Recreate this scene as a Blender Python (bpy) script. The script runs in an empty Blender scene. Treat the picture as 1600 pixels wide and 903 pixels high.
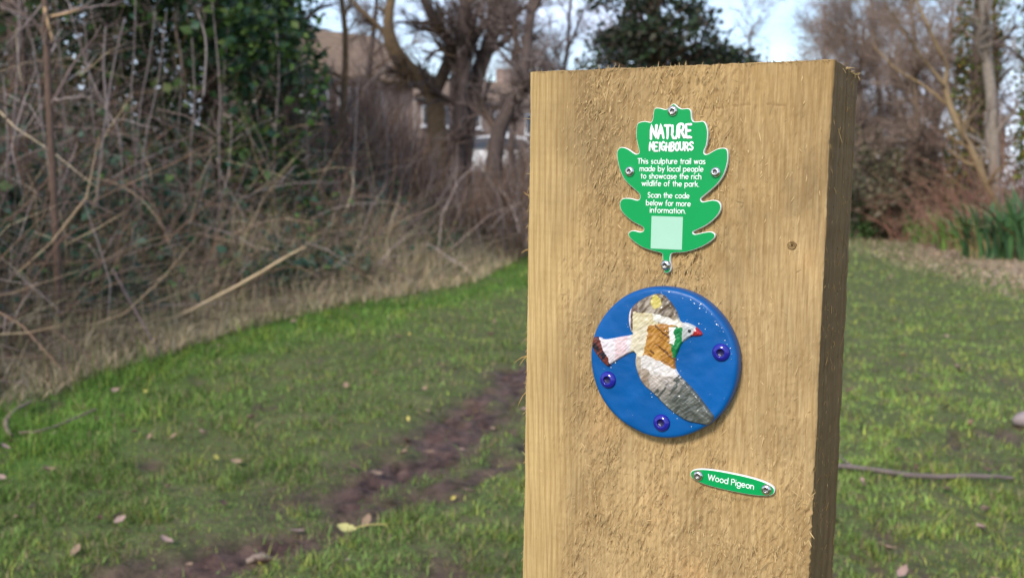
import bpy, bmesh, math
import numpy as np
from mathutils import Matrix, Vector

# ---------------------------------------------------------------- camera, sky, sun, exposure
scene = bpy.context.scene
R = math.radians
CAM_H, FPX, PITCH, ROLL = 1.1, 1566.0, R(6.22), R(0.808)
cam_data = bpy.data.cameras.new('camera')
cam = bpy.data.objects.new('camera', cam_data)
scene.collection.objects.link(cam)
cam_data.sensor_width = 36.0
cam_data.lens = 36.0 * FPX / 1600.0
cam_data.clip_start = 0.02
cam_data.clip_end = 2000
cam_data.dof.use_dof = True
cam_data.dof.focus_distance = 0.645
cam_data.dof.aperture_fstop = 12.0
cam.matrix_world = Matrix.Translation((0, 0, CAM_H)) @ Matrix.Rotation(math.pi / 2 - PITCH, 4, 'X') @ Matrix.Rotation(ROLL, 4, 'Z')
scene.camera = cam

SUN_DIR = Vector((-0.42, -0.74, 0.60)).normalized()          # towards the sun
world = bpy.data.worlds.new('World'); scene.world = world; world.use_nodes = True
wn = world.node_tree; wn.nodes.clear()
sky = wn.nodes.new('ShaderNodeTexSky'); sky.sky_type = 'NISHITA'; sky.sun_disc = False
sky.sun_elevation = math.asin(SUN_DIR.z); sky.sun_rotation = math.atan2(SUN_DIR.x, SUN_DIR.y)
sky.dust_density = 0.8; sky.ozone_density = 1.5
wtc = wn.nodes.new('ShaderNodeTexCoord')
wmap = wn.nodes.new('ShaderNodeMapping'); wmap.inputs['Scale'].default_value = (1, 1, 2.6)
wno = wn.nodes.new('ShaderNodeTexNoise'); wno.inputs['Scale'].default_value = 3.2; wno.inputs['Detail'].default_value = 7; wno.inputs['Roughness'].default_value = 0.6
wramp = wn.nodes.new('ShaderNodeMapRange'); wramp.inputs[1].default_value = 0.34; wramp.inputs[2].default_value = 0.70
wmix = wn.nodes.new('ShaderNodeMix'); wmix.data_type = 'RGBA'; wmix.inputs['B'].default_value = (5.7, 6.6, 8.6, 1)
wbg = wn.nodes.new('ShaderNodeBackground'); wbg.inputs['Strength'].default_value = 0.105
wout = wn.nodes.new('ShaderNodeOutputWorld')
L_ = wn.links.new
L_(wtc.outputs['Generated'], wmap.inputs[0]); L_(wmap.outputs[0], wno.inputs['Vector']); L_(wno.outputs['Fac'], wramp.inputs[0])
L_(wramp.outputs[0], wmix.inputs['Factor']); L_(sky.outputs[0], wmix.inputs['A']); L_(wmix.outputs['Result'], wbg.inputs['Color']); L_(wbg.outputs[0], wout.inputs[0])

sun_data = bpy.data.lights.new('sun', 'SUN'); sun_data.energy = 2.0; sun_data.angle = R(12); sun_data.color = (1.0, 0.93, 0.83)
sun = bpy.data.objects.new('sun', sun_data); scene.collection.objects.link(sun)
sun.rotation_euler = SUN_DIR.to_track_quat('Z', 'Y').to_euler(); sun.location = (-6, -6, 8)
scene.view_settings.view_transform = 'Standard'; scene.view_settings.look = 'None'
scene.view_settings.gamma = 1.0; scene.view_settings.use_curve_mapping = False
scene.view_settings.exposure = 1.0
try:
    scene.cycles.max_bounces = 6; scene.cycles.transparent_max_bounces = 8
    scene.cycles.use_denoising = True
except Exception:
    pass

# ---------------------------------------------------------------- helpers
C = scene.collection
def tag(o, label=None, cat=None, group=None, kind=None):
    if label: o['label'] = label
    if cat: o['category'] = cat
    if group: o['group'] = group
    if kind: o['kind'] = kind
    return o
def empty(name, label, cat, mat=None, group=None):
    o = bpy.data.objects.new(name, None); o.empty_display_size = 0.05; C.objects.link(o)
    if mat is not None: o.matrix_world = mat
    return tag(o, label, cat, group)
def raw_mesh(name, V, F, mats, col=None, smooth=True, midx=None):
    """V (n,3); F list of face arrays, each (m,3) or (m,4), or a python list of tuples."""
    me = bpy.data.meshes.new(name)
    V = np.asarray(V, dtype=np.float32)
    if isinstance(F, list) and F and isinstance(F[0], np.ndarray):
        parts = [f for f in F if len(f)]
        loops = np.concatenate([f.ravel() for f in parts]).astype(np.int32)
        sizes = np.concatenate([np.full(len(f), f.shape[1]) for f in parts]).astype(np.int32)
        starts = np.concatenate([[0], np.cumsum(sizes)[:-1]]).astype(np.int32)
        me.vertices.add(len(V)); me.vertices.foreach_set('co', V.ravel())
        me.loops.add(len(loops)); me.loops.foreach_set('vertex_index', loops)
        me.polygons.add(len(sizes)); me.polygons.foreach_set('loop_start', starts)
        me.polygons.foreach_set('loop_total', sizes)
        me.update(calc_edges=True)
    else:
        me.from_pydata(V.tolist(), [], F); me.update()
    if smooth: me.polygons.foreach_set('use_smooth', np.ones(len(me.polygons), dtype=bool))
    for m in (mats if isinstance(mats, (list, tuple)) else [mats]): me.materials.append(m)
    if midx is not None: me.polygons.foreach_set('material_index', np.asarray(midx, dtype=np.int32))
    if col is not None:
        a = me.attributes.new('Col', 'FLOAT_COLOR', 'POINT')
        c = np.ones((len(V), 4), dtype=np.float32); c[:, :3] = col
        a.data.foreach_set('color', c.ravel())
    return me
def obj(name, me, parent=None):
    o = bpy.data.objects.new(name, me); C.objects.link(o)
    if parent is not None: o.parent = parent
    return o

def hash2(ix, iy, seed):
    n = (ix.astype(np.int64) * 374761393 + iy.astype(np.int64) * 668265263 + seed * 1442695041) & 0xffffffff
    n = ((n ^ (n >> 13)) * 1274126177) & 0xffffffff
    n = (n ^ (n >> 16)) & 0xffffff
    return n / float(0xffffff)
def vnoise(x, y, seed=0):
    x = np.asarray(x, float); y = np.asarray(y, float)
    ix = np.floor(x); iy = np.floor(y); fx = x - ix; fy = y - iy
    fx = fx * fx * (3 - 2 * fx); fy = fy * fy * (3 - 2 * fy)
    a = hash2(ix, iy, seed); b = hash2(ix + 1, iy, seed); c = hash2(ix, iy + 1, seed); d = hash2(ix + 1, iy + 1, seed)
    return (a * (1 - fx) + b * fx) * (1 - fy) + (c * (1 - fx) + d * fx) * fy
def fbm(x, y, seed=0, o=4):
    s = 0; a = 1.0; t = 0
    for k in range(o):
        s = s + a * vnoise(x * 2 ** k, y * 2 ** k, seed + 17 * k); t += a; a *= 0.5
    return s / t

def tubes(lines, sides=4, cols=None, zsq=1.0, caps=False):
    """lines: list of (pts(n,3), radii(n)); returns V, [quads], per-vertex colour"""
    Vs, Fs, Cs, off = [], [], [], 0
    ang = np.arange(sides) * 2 * np.pi / sides
    ca, sa = np.cos(ang), np.sin(ang)
    for k, (p, r) in enumerate(lines):
        p = np.asarray(p, float); n = len(p)
        r = np.broadcast_to(np.asarray(r, float), (n,))
        t = np.gradient(p, axis=0); t /= (np.linalg.norm(t, axis=1, keepdims=True) + 1e-12)
        m = np.abs(t.mean(0)); ref = np.zeros(3); ref[int(np.argmin(m))] = 1
        a = np.cross(t, ref); a /= (np.linalg.norm(a, axis=1, keepdims=True) + 1e-12)
        b = np.cross(t, a)
        v = p[:, None, :] + r[:, None, None] * (a[:, None, :] * ca[None, :, None] + b[:, None, :] * sa[None, :, None])
        Vs.append(v.reshape(-1, 3))
        i = np.arange(n - 1)[:, None] * sides; j = np.arange(sides)[None, :]; j2 = (j + 1) % sides
        Fs.append(np.stack([i + j, i + j2, i + sides + j2, i + sides + j], -1).reshape(-1, 4) + off)
        if cols is not None: Cs.append(np.broadcast_to(np.asarray(cols[k], float), (n * sides, 3)))
        off += n * sides
    V = np.concatenate(Vs)
    return V, [np.concatenate(Fs)], (np.concatenate(Cs) if cols is not None else None)

def at(px, py, dist):
    """world point on the sight line of a photograph position, at the given distance along the path (y)"""
    c, s = math.cos(ROLL), math.sin(ROLL); x, y = px - 800, py - 451.5
    u = (c * x + s * y) / FPX; up = -(-s * x + c * y) / FPX
    d = np.array([u, math.cos(PITCH) + up * math.sin(PITCH), -math.sin(PITCH) + up * math.cos(PITCH)])
    return np.array([0, 0, CAM_H]) + d * (dist / d[1])

# ---------------------------------------------------------------- materials
def new_mat(name):
    m = bpy.data.materials.new(name); m.use_nodes = True
    nt = m.node_tree; bs = nt.nodes.get('Principled BSDF')
    return m, nt, bs
def N(nt, t, **kw):
    n = nt.nodes.new(t)
    for k, v in kw.items(): setattr(n, k, v)
    return n
def plain(name, col, rough=0.6, metal=0.0, var=0.12, scale=40, bump=0.0, spec=0.5, coat=0.0):
    m, nt, bs = new_mat(name)
    bs.inputs['Roughness'].default_value = rough; bs.inputs['Metallic'].default_value = metal
    bs.inputs['Specular IOR Level'].default_value = spec; bs.inputs['Coat Weight'].default_value = coat
    tc = N(nt, 'ShaderNodeTexCoord'); no = N(nt, 'ShaderNodeTexNoise'); no.inputs['Scale'].default_value = scale; no.inputs['Detail'].default_value = 5
    mr = N(nt, 'ShaderNodeMapRange'); mr.inputs[3].default_value = 1 - var; mr.inputs[4].default_value = 1 + var
    hs = N(nt, 'ShaderNodeHueSaturation'); hs.inputs['Color'].default_value = (*col, 1)
    nt.links.new(tc.outputs['Object'], no.inputs['Vector']); nt.links.new(no.outputs['Fac'], mr.inputs[0])
    nt.links.new(mr.outputs[0], hs.inputs['Value']); nt.links.new(hs.outputs[0], bs.inputs['Base Color'])
    if bump:
        b = N(nt, 'ShaderNodeBump'); b.inputs['Strength'].default_value = bump; b.inputs['Distance'].default_value = 0.001
        nt.links.new(no.outputs['Fac'], b.inputs['Height']); nt.links.new(b.outputs[0], bs.inputs['Normal'])
    return m
def vcol_mat(name, rough=0.7, var=0.25, scale=30, spec=0.3, trans=0.0, bump=0.0):
    m, nt, bs = new_mat(name)
    bs.inputs['Roughness'].default_value = rough; bs.inputs['Specular IOR Level'].default_value = spec
    at_ = N(nt, 'ShaderNodeAttribute', attribute_name='Col')
    tc = N(nt, 'ShaderNodeTexCoord'); no = N(nt, 'ShaderNodeTexNoise'); no.inputs['Scale'].default_value = scale; no.inputs['Detail'].default_value = 4
    mr = N(nt, 'ShaderNodeMapRange'); mr.inputs[3].default_value = 1 - var; mr.inputs[4].default_value = 1 + var
    hs = N(nt, 'ShaderNodeHueSaturation')
    nt.links.new(tc.outputs['Object'], no.inputs['Vector']); nt.links.new(no.outputs['Fac'], mr.inputs[0])
    nt.links.new(mr.outputs[0], hs.inputs['Value']); nt.links.new(at_.outputs['Color'], hs.inputs['Color']); nt.links.new(hs.outputs[0], bs.inputs['Base Color'])
    if bump:
        b = N(nt, 'ShaderNodeBump'); b.inputs['Strength'].default_value = bump; b.inputs['Distance'].default_value = 0.01
        nt.links.new(no.outputs['Fac'], b.inputs['Height']); nt.links.new(b.outputs[0], bs.inputs['Normal'])
    if trans:
        out = nt.nodes.get('Material Output'); tr = N(nt, 'ShaderNodeBsdfTranslucent'); mx = N(nt, 'ShaderNodeMixShader'); mx.inputs[0].default_value = trans
        nt.links.new(hs.outputs[0], tr.inputs['Color']); nt.links.new(bs.outputs[0], mx.inputs[1]); nt.links.new(tr.outputs[0], mx.inputs[2]); nt.links.new(mx.outputs[0], out.inputs['Surface'])
    return m
M_BARK = vcol_mat('bark', rough=0.85, var=0.45, scale=14, spec=0.2, bump=0.8)
M_TWIG = vcol_mat('twig', rough=0.8, var=0.25, scale=9, spec=0.2)
M_LEAF = vcol_mat('leaf', rough=0.5, var=0.3, scale=5, spec=0.22, trans=0.22)
M_DRYLEAF = vcol_mat('dry_leaf', rough=0.8, var=0.25, scale=25, spec=0.2, trans=0.1)
M_GRASS = vcol_mat('grass_blade', rough=0.65, var=0.2, scale=3, spec=0.08, trans=0.3)
M_PAINT = vcol_mat('artist_paint', rough=0.22, var=0.06, scale=300, spec=0.5)

def wood_material():
    m, nt, bs = new_mat('rough_sawn_pine'); ln = nt.links.new
    bs.inputs['Roughness'].default_value = 0.82; bs.inputs['Specular IOR Level'].default_value = 0.18
    tc = N(nt, 'ShaderNodeTexCoord')
    def noise(sc, scale, detail=4, rough=0.55, dist=0.0, rot=(0, 0, 0), loc=(0, 0, 0)):
        mp = N(nt, 'ShaderNodeMapping'); mp.inputs['Scale'].default_value = sc; mp.inputs['Rotation'].default_value = rot; mp.inputs['Location'].default_value = loc
        no = N(nt, 'ShaderNodeTexNoise'); no.inputs['Scale'].default_value = scale; no.inputs['Detail'].default_value = detail; no.inputs['Roughness'].default_value = rough; no.inputs['Distortion'].default_value = dist
        ln(tc.outputs['Object'], mp.inputs[0]); ln(mp.outputs[0], no.inputs['Vector']); return no.outputs['Fac']
    def rng(src, a, b, c, d):
        mr = N(nt, 'ShaderNodeMapRange'); mr.inputs[1].default_value = a; mr.inputs[2].default_value = b; mr.inputs[3].default_value = c; mr.inputs[4].default_value = d
        ln(src, mr.inputs[0]); return mr.outputs[0]
    def mix(fac, a, b, mode='MIX'):
        mx = N(nt, 'ShaderNodeMix', data_type='RGBA', blend_type=mode)
        if isinstance(fac, float): mx.inputs['Factor'].default_value = fac
        else: ln(fac, mx.inputs['Factor'])
        for k, v in (('A', a), ('B', b)):
            if isinstance(v, tuple): mx.inputs[k].default_value = (*v, 1)
            else: ln(v, mx.inputs[k])
        return mx.outputs['Result']
    # growth rings: a pith a little behind the sawn face and leaning through it
    mp = N(nt, 'ShaderNodeMapping'); mp.inputs['Rotation'].default_value = (R(-5.5), R(5), 0); mp.inputs['Location'].default_value = (-0.045, 0.085, 0.0)
    wv = N(nt, 'ShaderNodeTexWave', wave_type='RINGS', rings_direction='Z'); wv.inputs['Scale'].default_value = 34; wv.inputs['Distortion'].default_value = 1.6; wv.inputs['Detail'].default_value = 3; wv.inputs['Detail Scale'].default_value = 4
    ln(tc.outputs['Object'], mp.inputs[0]); ln(mp.outputs[0], wv.inputs['Vector'])
    patch = noise((1, 1, 0.45), 13, 4, 0.6)
    c = mix(rng(patch, 0.36, 0.62, 0, 1), (0.345, 0.230, 0.100), (0.455, 0.322, 0.158))
    greyp = noise((1, 1, 0.7), 9, 5, 0.65, loc=(3, 1, 2))
    c = mix(rng(greyp, 0.45, 0.66, 0, 0.85), c, (0.225, 0.158, 0.080))
    warm = noise((1, 1, 0.6), 16, 3, 0.5, loc=(7, 5, 1))
    c = mix(rng(warm, 0.58, 0.72, 0, 0.35), c, (0.52, 0.29, 0.13))
    c = mix(rng(wv.outputs['Fac'], 0.1, 0.95, 0, 0.12), c, (0.36, 0.215, 0.075))
    grain = noise((620, 620, 22), 1.0, 4, 0.65)
    c = mix(rng(grain, 0.28, 0.72, 0, 1), mix(1.0, c, (0.66, 0.61, 0.54), 'MULTIPLY'), mix(1.0, c, (1.18, 1.20, 1.22), 'MULTIPLY'))
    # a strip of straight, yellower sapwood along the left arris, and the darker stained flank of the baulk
    sep = N(nt, 'ShaderNodeSeparateXYZ'); ln(tc.outputs['Object'], sep.inputs[0])
    wob = N(nt, 'ShaderNodeMath', operation='MULTIPLY_ADD'); ln(greyp, wob.inputs[0]); wob.inputs[1].default_value = 0.06; ln(sep.outputs['X'], wob.inputs[2])
    c = mix(rng(wob.outputs[0], -0.066, -0.022, 0.8, 0), c, mix(rng(grain, 0.3, 0.7, 0, 1), (0.39, 0.268, 0.108), (0.53, 0.385, 0.172)))
    stain = noise((90, 90, 7), 1.0, 5, 0.65)
    spk = noise((300, 300, 60), 1.0, 2, 0.5)
    at_ = N(nt, 'ShaderNodeAttribute', attribute_name='Col')
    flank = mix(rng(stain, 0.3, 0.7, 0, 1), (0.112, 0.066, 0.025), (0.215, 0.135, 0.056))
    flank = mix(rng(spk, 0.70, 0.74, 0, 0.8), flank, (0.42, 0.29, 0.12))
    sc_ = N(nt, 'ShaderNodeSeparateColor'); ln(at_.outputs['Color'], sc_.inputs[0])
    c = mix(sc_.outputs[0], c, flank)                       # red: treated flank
    c = mix(sc_.outputs[1], c, (0.20, 0.12, 0.055))         # green: shade painted into the deep tears and cracks
    c = mix(rng(sc_.outputs[2], 0.0, 1.0, 0, 0.55), c, (0.235, 0.140, 0.052))  # blue: latewood lines
    ln(c, bs.inputs['Base Color'])
    fine = noise((1300, 1300, 130), 1.0, 3, 0.6)
    b = N(nt, 'ShaderNodeBump'); b.inputs['Strength'].default_value = 0.55; b.inputs['Distance'].default_value = 0.0006
    ln(fine, b.inputs['Height']); ln(b.outputs[0], bs.inputs['Normal'])
    return m
M_WOOD = wood_material()
M_FIBRE = vcol_mat('wood_fibre', rough=0.8, var=0.12, scale=200, spec=0.15, trans=0.1)
M_GREEN = plain('green_print', (0.0, 0.262, 0.066), rough=0.38, var=0.05, scale=60, bump=0.05, spec=0.22)
M_WHITE = plain('white_board', (0.78, 0.79, 0.78), rough=0.45, var=0.04)
M_PRINT = plain('white_print', (0.80, 0.84, 0.82), rough=0.45, var=0.03)
M_CODE = plain('pale_print', (0.30, 0.52, 0.40), rough=0.45, var=0.05)
M_STEEL = plain('steel', (0.62, 0.61, 0.60), rough=0.2, metal=1.0, var=0.1, scale=400)
M_SOCKET = plain('socket_steel', (0.16, 0.15, 0.15), rough=0.4, metal=1.0, var=0.2, scale=400)
M_BLUE = plain('blue_paint', (0.0, 0.075, 0.265), rough=0.36, var=0.30, scale=38, bump=1.0, spec=0.3)
M_BLUESCREW = plain('violet_blue_paint', (0.012, 0.012, 0.23), rough=0.15, var=0.1, scale=200, spec=0.6)
M_BLUESOCKET = plain('deep_blue_paint', (0.004, 0.004, 0.06), rough=0.3, var=0.1, scale=200)

# ================================================================ TIMBER POST
YAW = R(27.558)
A_ = np.array([math.cos(YAW), -math.sin(YAW), 0]); B_ = np.array([math.sin(YAW), math.cos(YAW), 0])
TOP_Z, PW, PT = 1.173, 0.200, 0.0895
LEFT_TOP = np.array([0.01068, 0.69534, TOP_Z])              # front left top corner
base_c = LEFT_TOP + A_ * PW / 2 + B_ * PT / 2; base_c[2] = 0
post = empty('timber_post', 'thick rough sawn pale timber post carrying the green and blue plaques', 'post', Matrix.Translation(base_c) @ Matrix.Rotation(-YAW, 4, 'Z'))
rng = np.random.default_rng(7)

def fuzz_amount(u, v):
    """how woolly the sawn face is; u, v in mm from the top left corner"""
    a = np.clip((u - 20 + 26 * (fbm(u / 30., v / 34., 5) - .5)) / 26, 0.08, 1)
    right = np.clip((u - 122 - 20 * (fbm(u / 30., v / 30., 9) - .5)) / 30, 0, 1)
    low = np.clip((v - 205) / 60, 0, 1)
    return a * (1 - 0.72 * right * (1 - low * 0.75)) * np.clip(0.05 + 1.45 * fbm(u / 20., v / 26., 21, 3), .12, 1.2)
def face_relief(u, v):
    """relief in metres of the sawn face (positive = towards the viewer) and the shade painted into its tears"""
    fz = fuzz_amount(u, v)
    warp = 5 * (fbm(u / 25., v / 30., 31) - .5)
    s = u + 0.36 * v + warp                                       # torn fibres lean a little
    t1 = vnoise(s / 1.15, v / 7.5, 41); t2 = vnoise(s / 0.75 + 40, v / 4.2, 43); t3 = vnoise((u - 0.05 * v) / 0.9, v / 30., 47)
    tear = np.clip((t1 * 0.6 + t2 * 0.4 - 0.54) / 0.11, 0, 1)
    gouge = np.clip((vnoise(s / 0.95 + 9, v / 5.5, 53) - 0.73) / 0.10, 0, 1) * fz
    h = fz * (0.00095 * tear + 0.00030 * (t2 - .5)) + 0.00022 * (t3 - .5) + 0.0011 * (fbm(u / 38., v / 60., 61) - .5) + 0.000028 * np.sin(2 * np.pi * (v + .0009 * (u - 60) ** 2 + 3 * fbm(u / 40., v / 40., 62)) / 5.5) * (1 - .5 * fz) - 0.0010 * gouge
    strip = np.clip((34 - u) / 12, 0, 1)
    h += strip * 0.00018 * np.sin(2 * np.pi * (u + 1.2 * fbm(v / 30., u * 0, 71)) / 3.6)
    h += strip * 0.00004 * np.sin(2 * np.pi * v / 2.1)
    dep = 46 - .125 * v + 6 * (fbm(u / 60., v / 80., 73) - .5); rr = np.sqrt((u - 128 - .06 * v) ** 2 + dep ** 2) + 2.0 * (fbm(u / 18., v / 60., 74) - .5)
    ph = rr / 4.1; ph = ph - np.floor(ph); late = np.exp(-((ph - .62) / .16) ** 2) * (.45 + .8 * vnoise(rr / 4.1, v / 25., 75)); late *= np.where(u < 36, 1.0, .62)
    crack = np.exp(-((u - 148 - 2.2 * np.sin(v / 7.)) / 0.5) ** 2) * np.clip((60 - v) / 10, 0, 1)
    saw = np.exp(-((v - 26 - 1.0 * np.sin(u / 9.)) / 0.45) ** 2) * np.clip((u - 118) / 8, 0, 1) * np.clip((178 - u) / 6, 0, 1) * (vnoise(u / 3., v * 0, 77) > .35)
    h -= 0.0005 * crack + 0.0005 * saw
    tear_shade = np.clip(gouge * 0.85 + 0.35 * crack + 0.5 * saw + 0.10 * fz * np.clip((0.30 - t1) / .2, 0, 1), 0, 1)
    return h - .00012 * late, tear_shade, np.clip(late, 0, 1)

def build_post():
    # perimeter stations: (x mm, y mm, normal, tag)
    us = np.concatenate([np.arange(0.9, 199.2, 0.70)])
    per = [(u, 0.0, 0, -1, 0) for u in us]
    per += [(199.4, 0.12, .38, -.92, 0), (199.8, 0.5, .8, -.6, 0)]
    per += [(200.0, s, 1, 0, 1) for s in np.arange(1.2, 89, 1.1)]
    per += [(199.6, 89.4, .7, .7, 1)]
    per += [(u, 89.5, 0, 1, 1) for u in np.linspace(196, 4, 20)]
    per += [(0.0, s, -1, 0, 1) for s in np.linspace(88, 2, 30)] + [(0.2, 0.5, -.8, -.6, 0), (0.5, 0.1, -.38, -.92, 0)]
    per = np.array(per)
    v = np.concatenate([[0.0, 0.25], np.arange(0.8, 372, 0.84), np.geomspace(373, 1250, 60)])
    U = np.broadcast_to(per[None, :, 0], (len(v), len(per))).copy(); S = np.broadcast_to(per[None, :, 1], U.shape).copy(); VV = np.broadcast_to(v[:, None], U.shape)
    h, tear_shade, late = face_relief(U, VV)
    front = (per[:, 4] == 0)[None, :]
    hs = 0.0007 * (vnoise(S / 1.6, VV / 26., 81) - .5) + 0.0010 * (fbm(S / 14., VV / 60., 83) - .5) + 0.0004 * (vnoise((S + .2 * VV) / 1.3, VV / 5., 85) - .5)
    chk = np.exp(-((S - 46 - 1.5 * np.sin(VV / 30.)) / 0.7) ** 2) * np.clip((150 - VV) / 30, 0, 1)
    hs -= 0.0016 * chk
    H = np.where(front, h, hs)
    edge_wob = 0.0011 * (fbm(VV / 14., U * 0 + 2, 91) - .5)                           # wavering arris
    X = U / 1000 - PW / 2 + per[None, :, 2] * (H + edge_wob * (per[None, :, 4] == 1)); Y = S / 1000 - PT / 2 + per[None, :, 3] * H
    Zj = np.where(v < 1, 1, 0)[:, None] * 0.0009 * (fbm(U / 7., S / 7., 95) - .5) * np.where(np.arange(len(v)) < 1, 1, 0)[:, None]
    Z = TOP_Z - VV / 1000 + Zj
    n = len(per); V = np.stack([X, Y, Z], -1).reshape(-1, 3)
    i = np.arange(len(v) - 1)[:, None] * n; j = np.arange(n)[None, :]; j2 = (j + 1) % n
    F = np.stack([i + j, i + n + j, i + n + j2, i + j2], -1).reshape(-1, 4)
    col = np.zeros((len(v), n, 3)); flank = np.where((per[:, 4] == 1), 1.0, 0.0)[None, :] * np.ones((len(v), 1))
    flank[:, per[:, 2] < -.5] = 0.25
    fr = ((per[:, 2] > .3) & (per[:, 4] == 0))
    col[..., 0] = flank; col[..., 1] = np.where(front, tear_shade, np.clip(chk, 0, 1)); col[..., 2] = np.where(front, late, 0)
    # cap on top: end grain as rings shrinking to the middle
    capV, capF, ring0 = [], [], np.arange(n)
    base = len(V); cx = X[0]; cy = Y[0]
    prev = ring0
    for k, sc in enumerate((0.97, 0.75, 0.45, 0.15)):
        zz = Z[0] - 0.0 + 0.0008 * (fbm(cx * sc * 200, cy * sc * 200, 97) - .5) + 0.0003
        capV.append(np.stack([cx * sc, cy * sc, zz], -1)); cur = base + k * n + np.arange(n)
        capF.append(np.stack([prev, np.roll(prev, -1), np.roll(cur, -1), cur], -1)); prev = cur
    Vall = np.concatenate([V] + capV)
    colall = np.concatenate([col.reshape(-1, 3), np.tile([[0.6, 0.2, 0]], (4 * n, 1))])
    me = raw_mesh('timber', Vall, [F] + capF, M_WOOD, col=colall)
    return obj('timber', me, post)
build_post()

def build_fibres():
    P, Cc = [], []
    want = 8500
    u = rng.uniform(1, 199, 90000); v = rng.uniform(1, 368, 90000)
    keep = rng.random(90000) < fuzz_amount(u, v) ** 2.2 * 0.75
    u, v = u[keep][:want], v[keep][:want]
    n = len(u)
    Ls = rng.gamma(3, 0.9, n) + 1.2; wd = rng.uniform(0.28, 0.75, n); lift = rng.uniform(0.25, 1.15, n)
    ang = rng.normal(-0.28, 0.30, n) + np.where(rng.random(n) < .15, rng.normal(0, .8, n), 0)     # lean of the fibre
    sgn = np.where(rng.random(n) < .75, 1, -1)                                                   # most flaps hang down
    h, _, _ = face_relief(u, v)
    dx = np.sin(ang) * sgn; dz = -np.cos(ang) * sgn
    cx = np.cos(ang); cz = np.sin(ang)
    tt = np.array([0, .4, .75, 1.0]); ww = np.array([.7, 1, .7, .12])
    curl = rng.uniform(-.4, .4, n)
    Vs = []
    for t, w in zip(tt, ww):
        x = u + dx * Ls * t + curl * t * t; z = -v + dz * Ls * t
        y = -(h * 1000 - 0.1 + lift * t ** 1.4)
        for s in (-1, 1):
            Vs.append(np.stack([x + s * cx * wd * w / 2 - PW * 500, y - PT * 500 + s * .08, z + s * cz * wd * w / 2], -1))
    V = np.stack(Vs, 1).reshape(-1, 3) / 1000.0; V[:, 2] += TOP_Z
    b = np.arange(n)[:, None] * 8
    F = np.concatenate([b + np.array([[2 * k, 2 * k + 1, 2 * k + 3, 2 * k + 2]]) for k in range(3)])
    base = np.array([0.47, 0.33, 0.16]); c = base[None] * rng.uniform(0.70, 1.12, (n, 1))
    col = np.repeat(c, 8, 0)
    lines, cols = [], []
    # hairs along the left arris and on the flank
    for k in range(90):
        v0 = rng.uniform(5, 360); L = rng.gamma(2, 1.2); x0 = -100.2
        d = np.array([-rng.uniform(.15, .8), -rng.uniform(-.3, .4), -rng.normal(.6, .5)])
        d /= np.linalg.norm(d); q = np.array([[x0, -44.5 + rng.uniform(0, 3), -v0]]) + np.outer([0, .35, .7, 1], d * L) + np.outer([0, 0, .3, 1], [0, 0, -L * .2])
        lines.append((q, np.array([.16, .15, .1, .03]))); cols.append(base * rng.uniform(.9, 1.25))
    for v0, x1, dz in ((196, -9.5, -6), (196.5, -5, -7), (222, -6, -11), (121, -5, -3), (84, -4, 3)):      # the long strays
        q = np.array([[-100, -44, -v0], [-100 + x1 * .4, -44.5, -v0 + dz * .25], [-100 + x1 * .8, -45, -v0 + dz * .7], [-100 + x1, -45, -v0 + dz]])
        lines.append((q, np.array([.28, .24, .18, .06]))); cols.append(base * np.array([1.15, 1.0, .7]))
    for k in range(300):                                           # shavings caught on the flank
        v0 = rng.uniform(2, 365); s0 = rng.uniform(1.5, 88); L = rng.gamma(2, 1.0) + .5
        d = np.array([rng.uniform(.05, .4), rng.normal(0, .25), rng.choice([-1, 1]) * 1.0]); d /= np.linalg.norm(d)
        q = np.array([[100.1, s0 - PT * 500, -v0]]) + np.outer([0, .4, .8, 1], d * L) + np.outer([0, .1, .3, .2], [0, rng.normal(0, L * .4), 0])
        lines.append((q, np.array([.22, .2, .16, .04]) * rng.uniform(.6, 1.3))); cols.append(base * rng.uniform(.35, .9) * np.array([1, .95, .8]))
    for k in range(30):                                            # frayed far corner of the top
        s0 = rng.uniform(28, 89); L = rng.uniform(1.5, 5.5)
        d = np.array([rng.uniform(.2, .8), rng.uniform(-.2, 1.0), rng.uniform(-1.0, .5)]); d /= np.linalg.norm(d)
        q = np.array([[99.6, s0 - PT * 500, -rng.uniform(0, 2)]]) + np.outer([0, .4, .8, 1], d * L) + np.outer([0, 0, .5, 1], [0, 0, -L * .25])
        lines.append((q, np.array([.3, .27, .2, .06]) * rng.uniform(.6, 1.4))); cols.append(base * rng.uniform(.5, 1.15))
    for k in range(150):                                           # ragged saw edge along the top of the face
        u0 = rng.uniform(2, 199); L = rng.uniform(.8, 2.6)
        d = np.array([rng.normal(0, .5), -.35, rng.uniform(-.6, .8)]); d /= np.linalg.norm(d)
        q = np.array([[u0 - 100, -44.7, -.5]]) + np.outer([0, .5, 1], d * L)
        lines.append((q, np.array([.3, .22, .05]))); cols.append(base * rng.uniform(.6, 1.1))
    v2, f2, c2 = tubes(lines, 4, cols)
    v2 = v2 / 1000.0; v2[:, 2] += TOP_Z
    me = raw_mesh('torn_fibres', np.concatenate([V, v2]), [F, f2[0] + len(V)], M_FIBRE, col=np.concatenate([col, c2]))
    tag(obj('torn_fibres', me, post), kind='stuff')
build_fibres()

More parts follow.
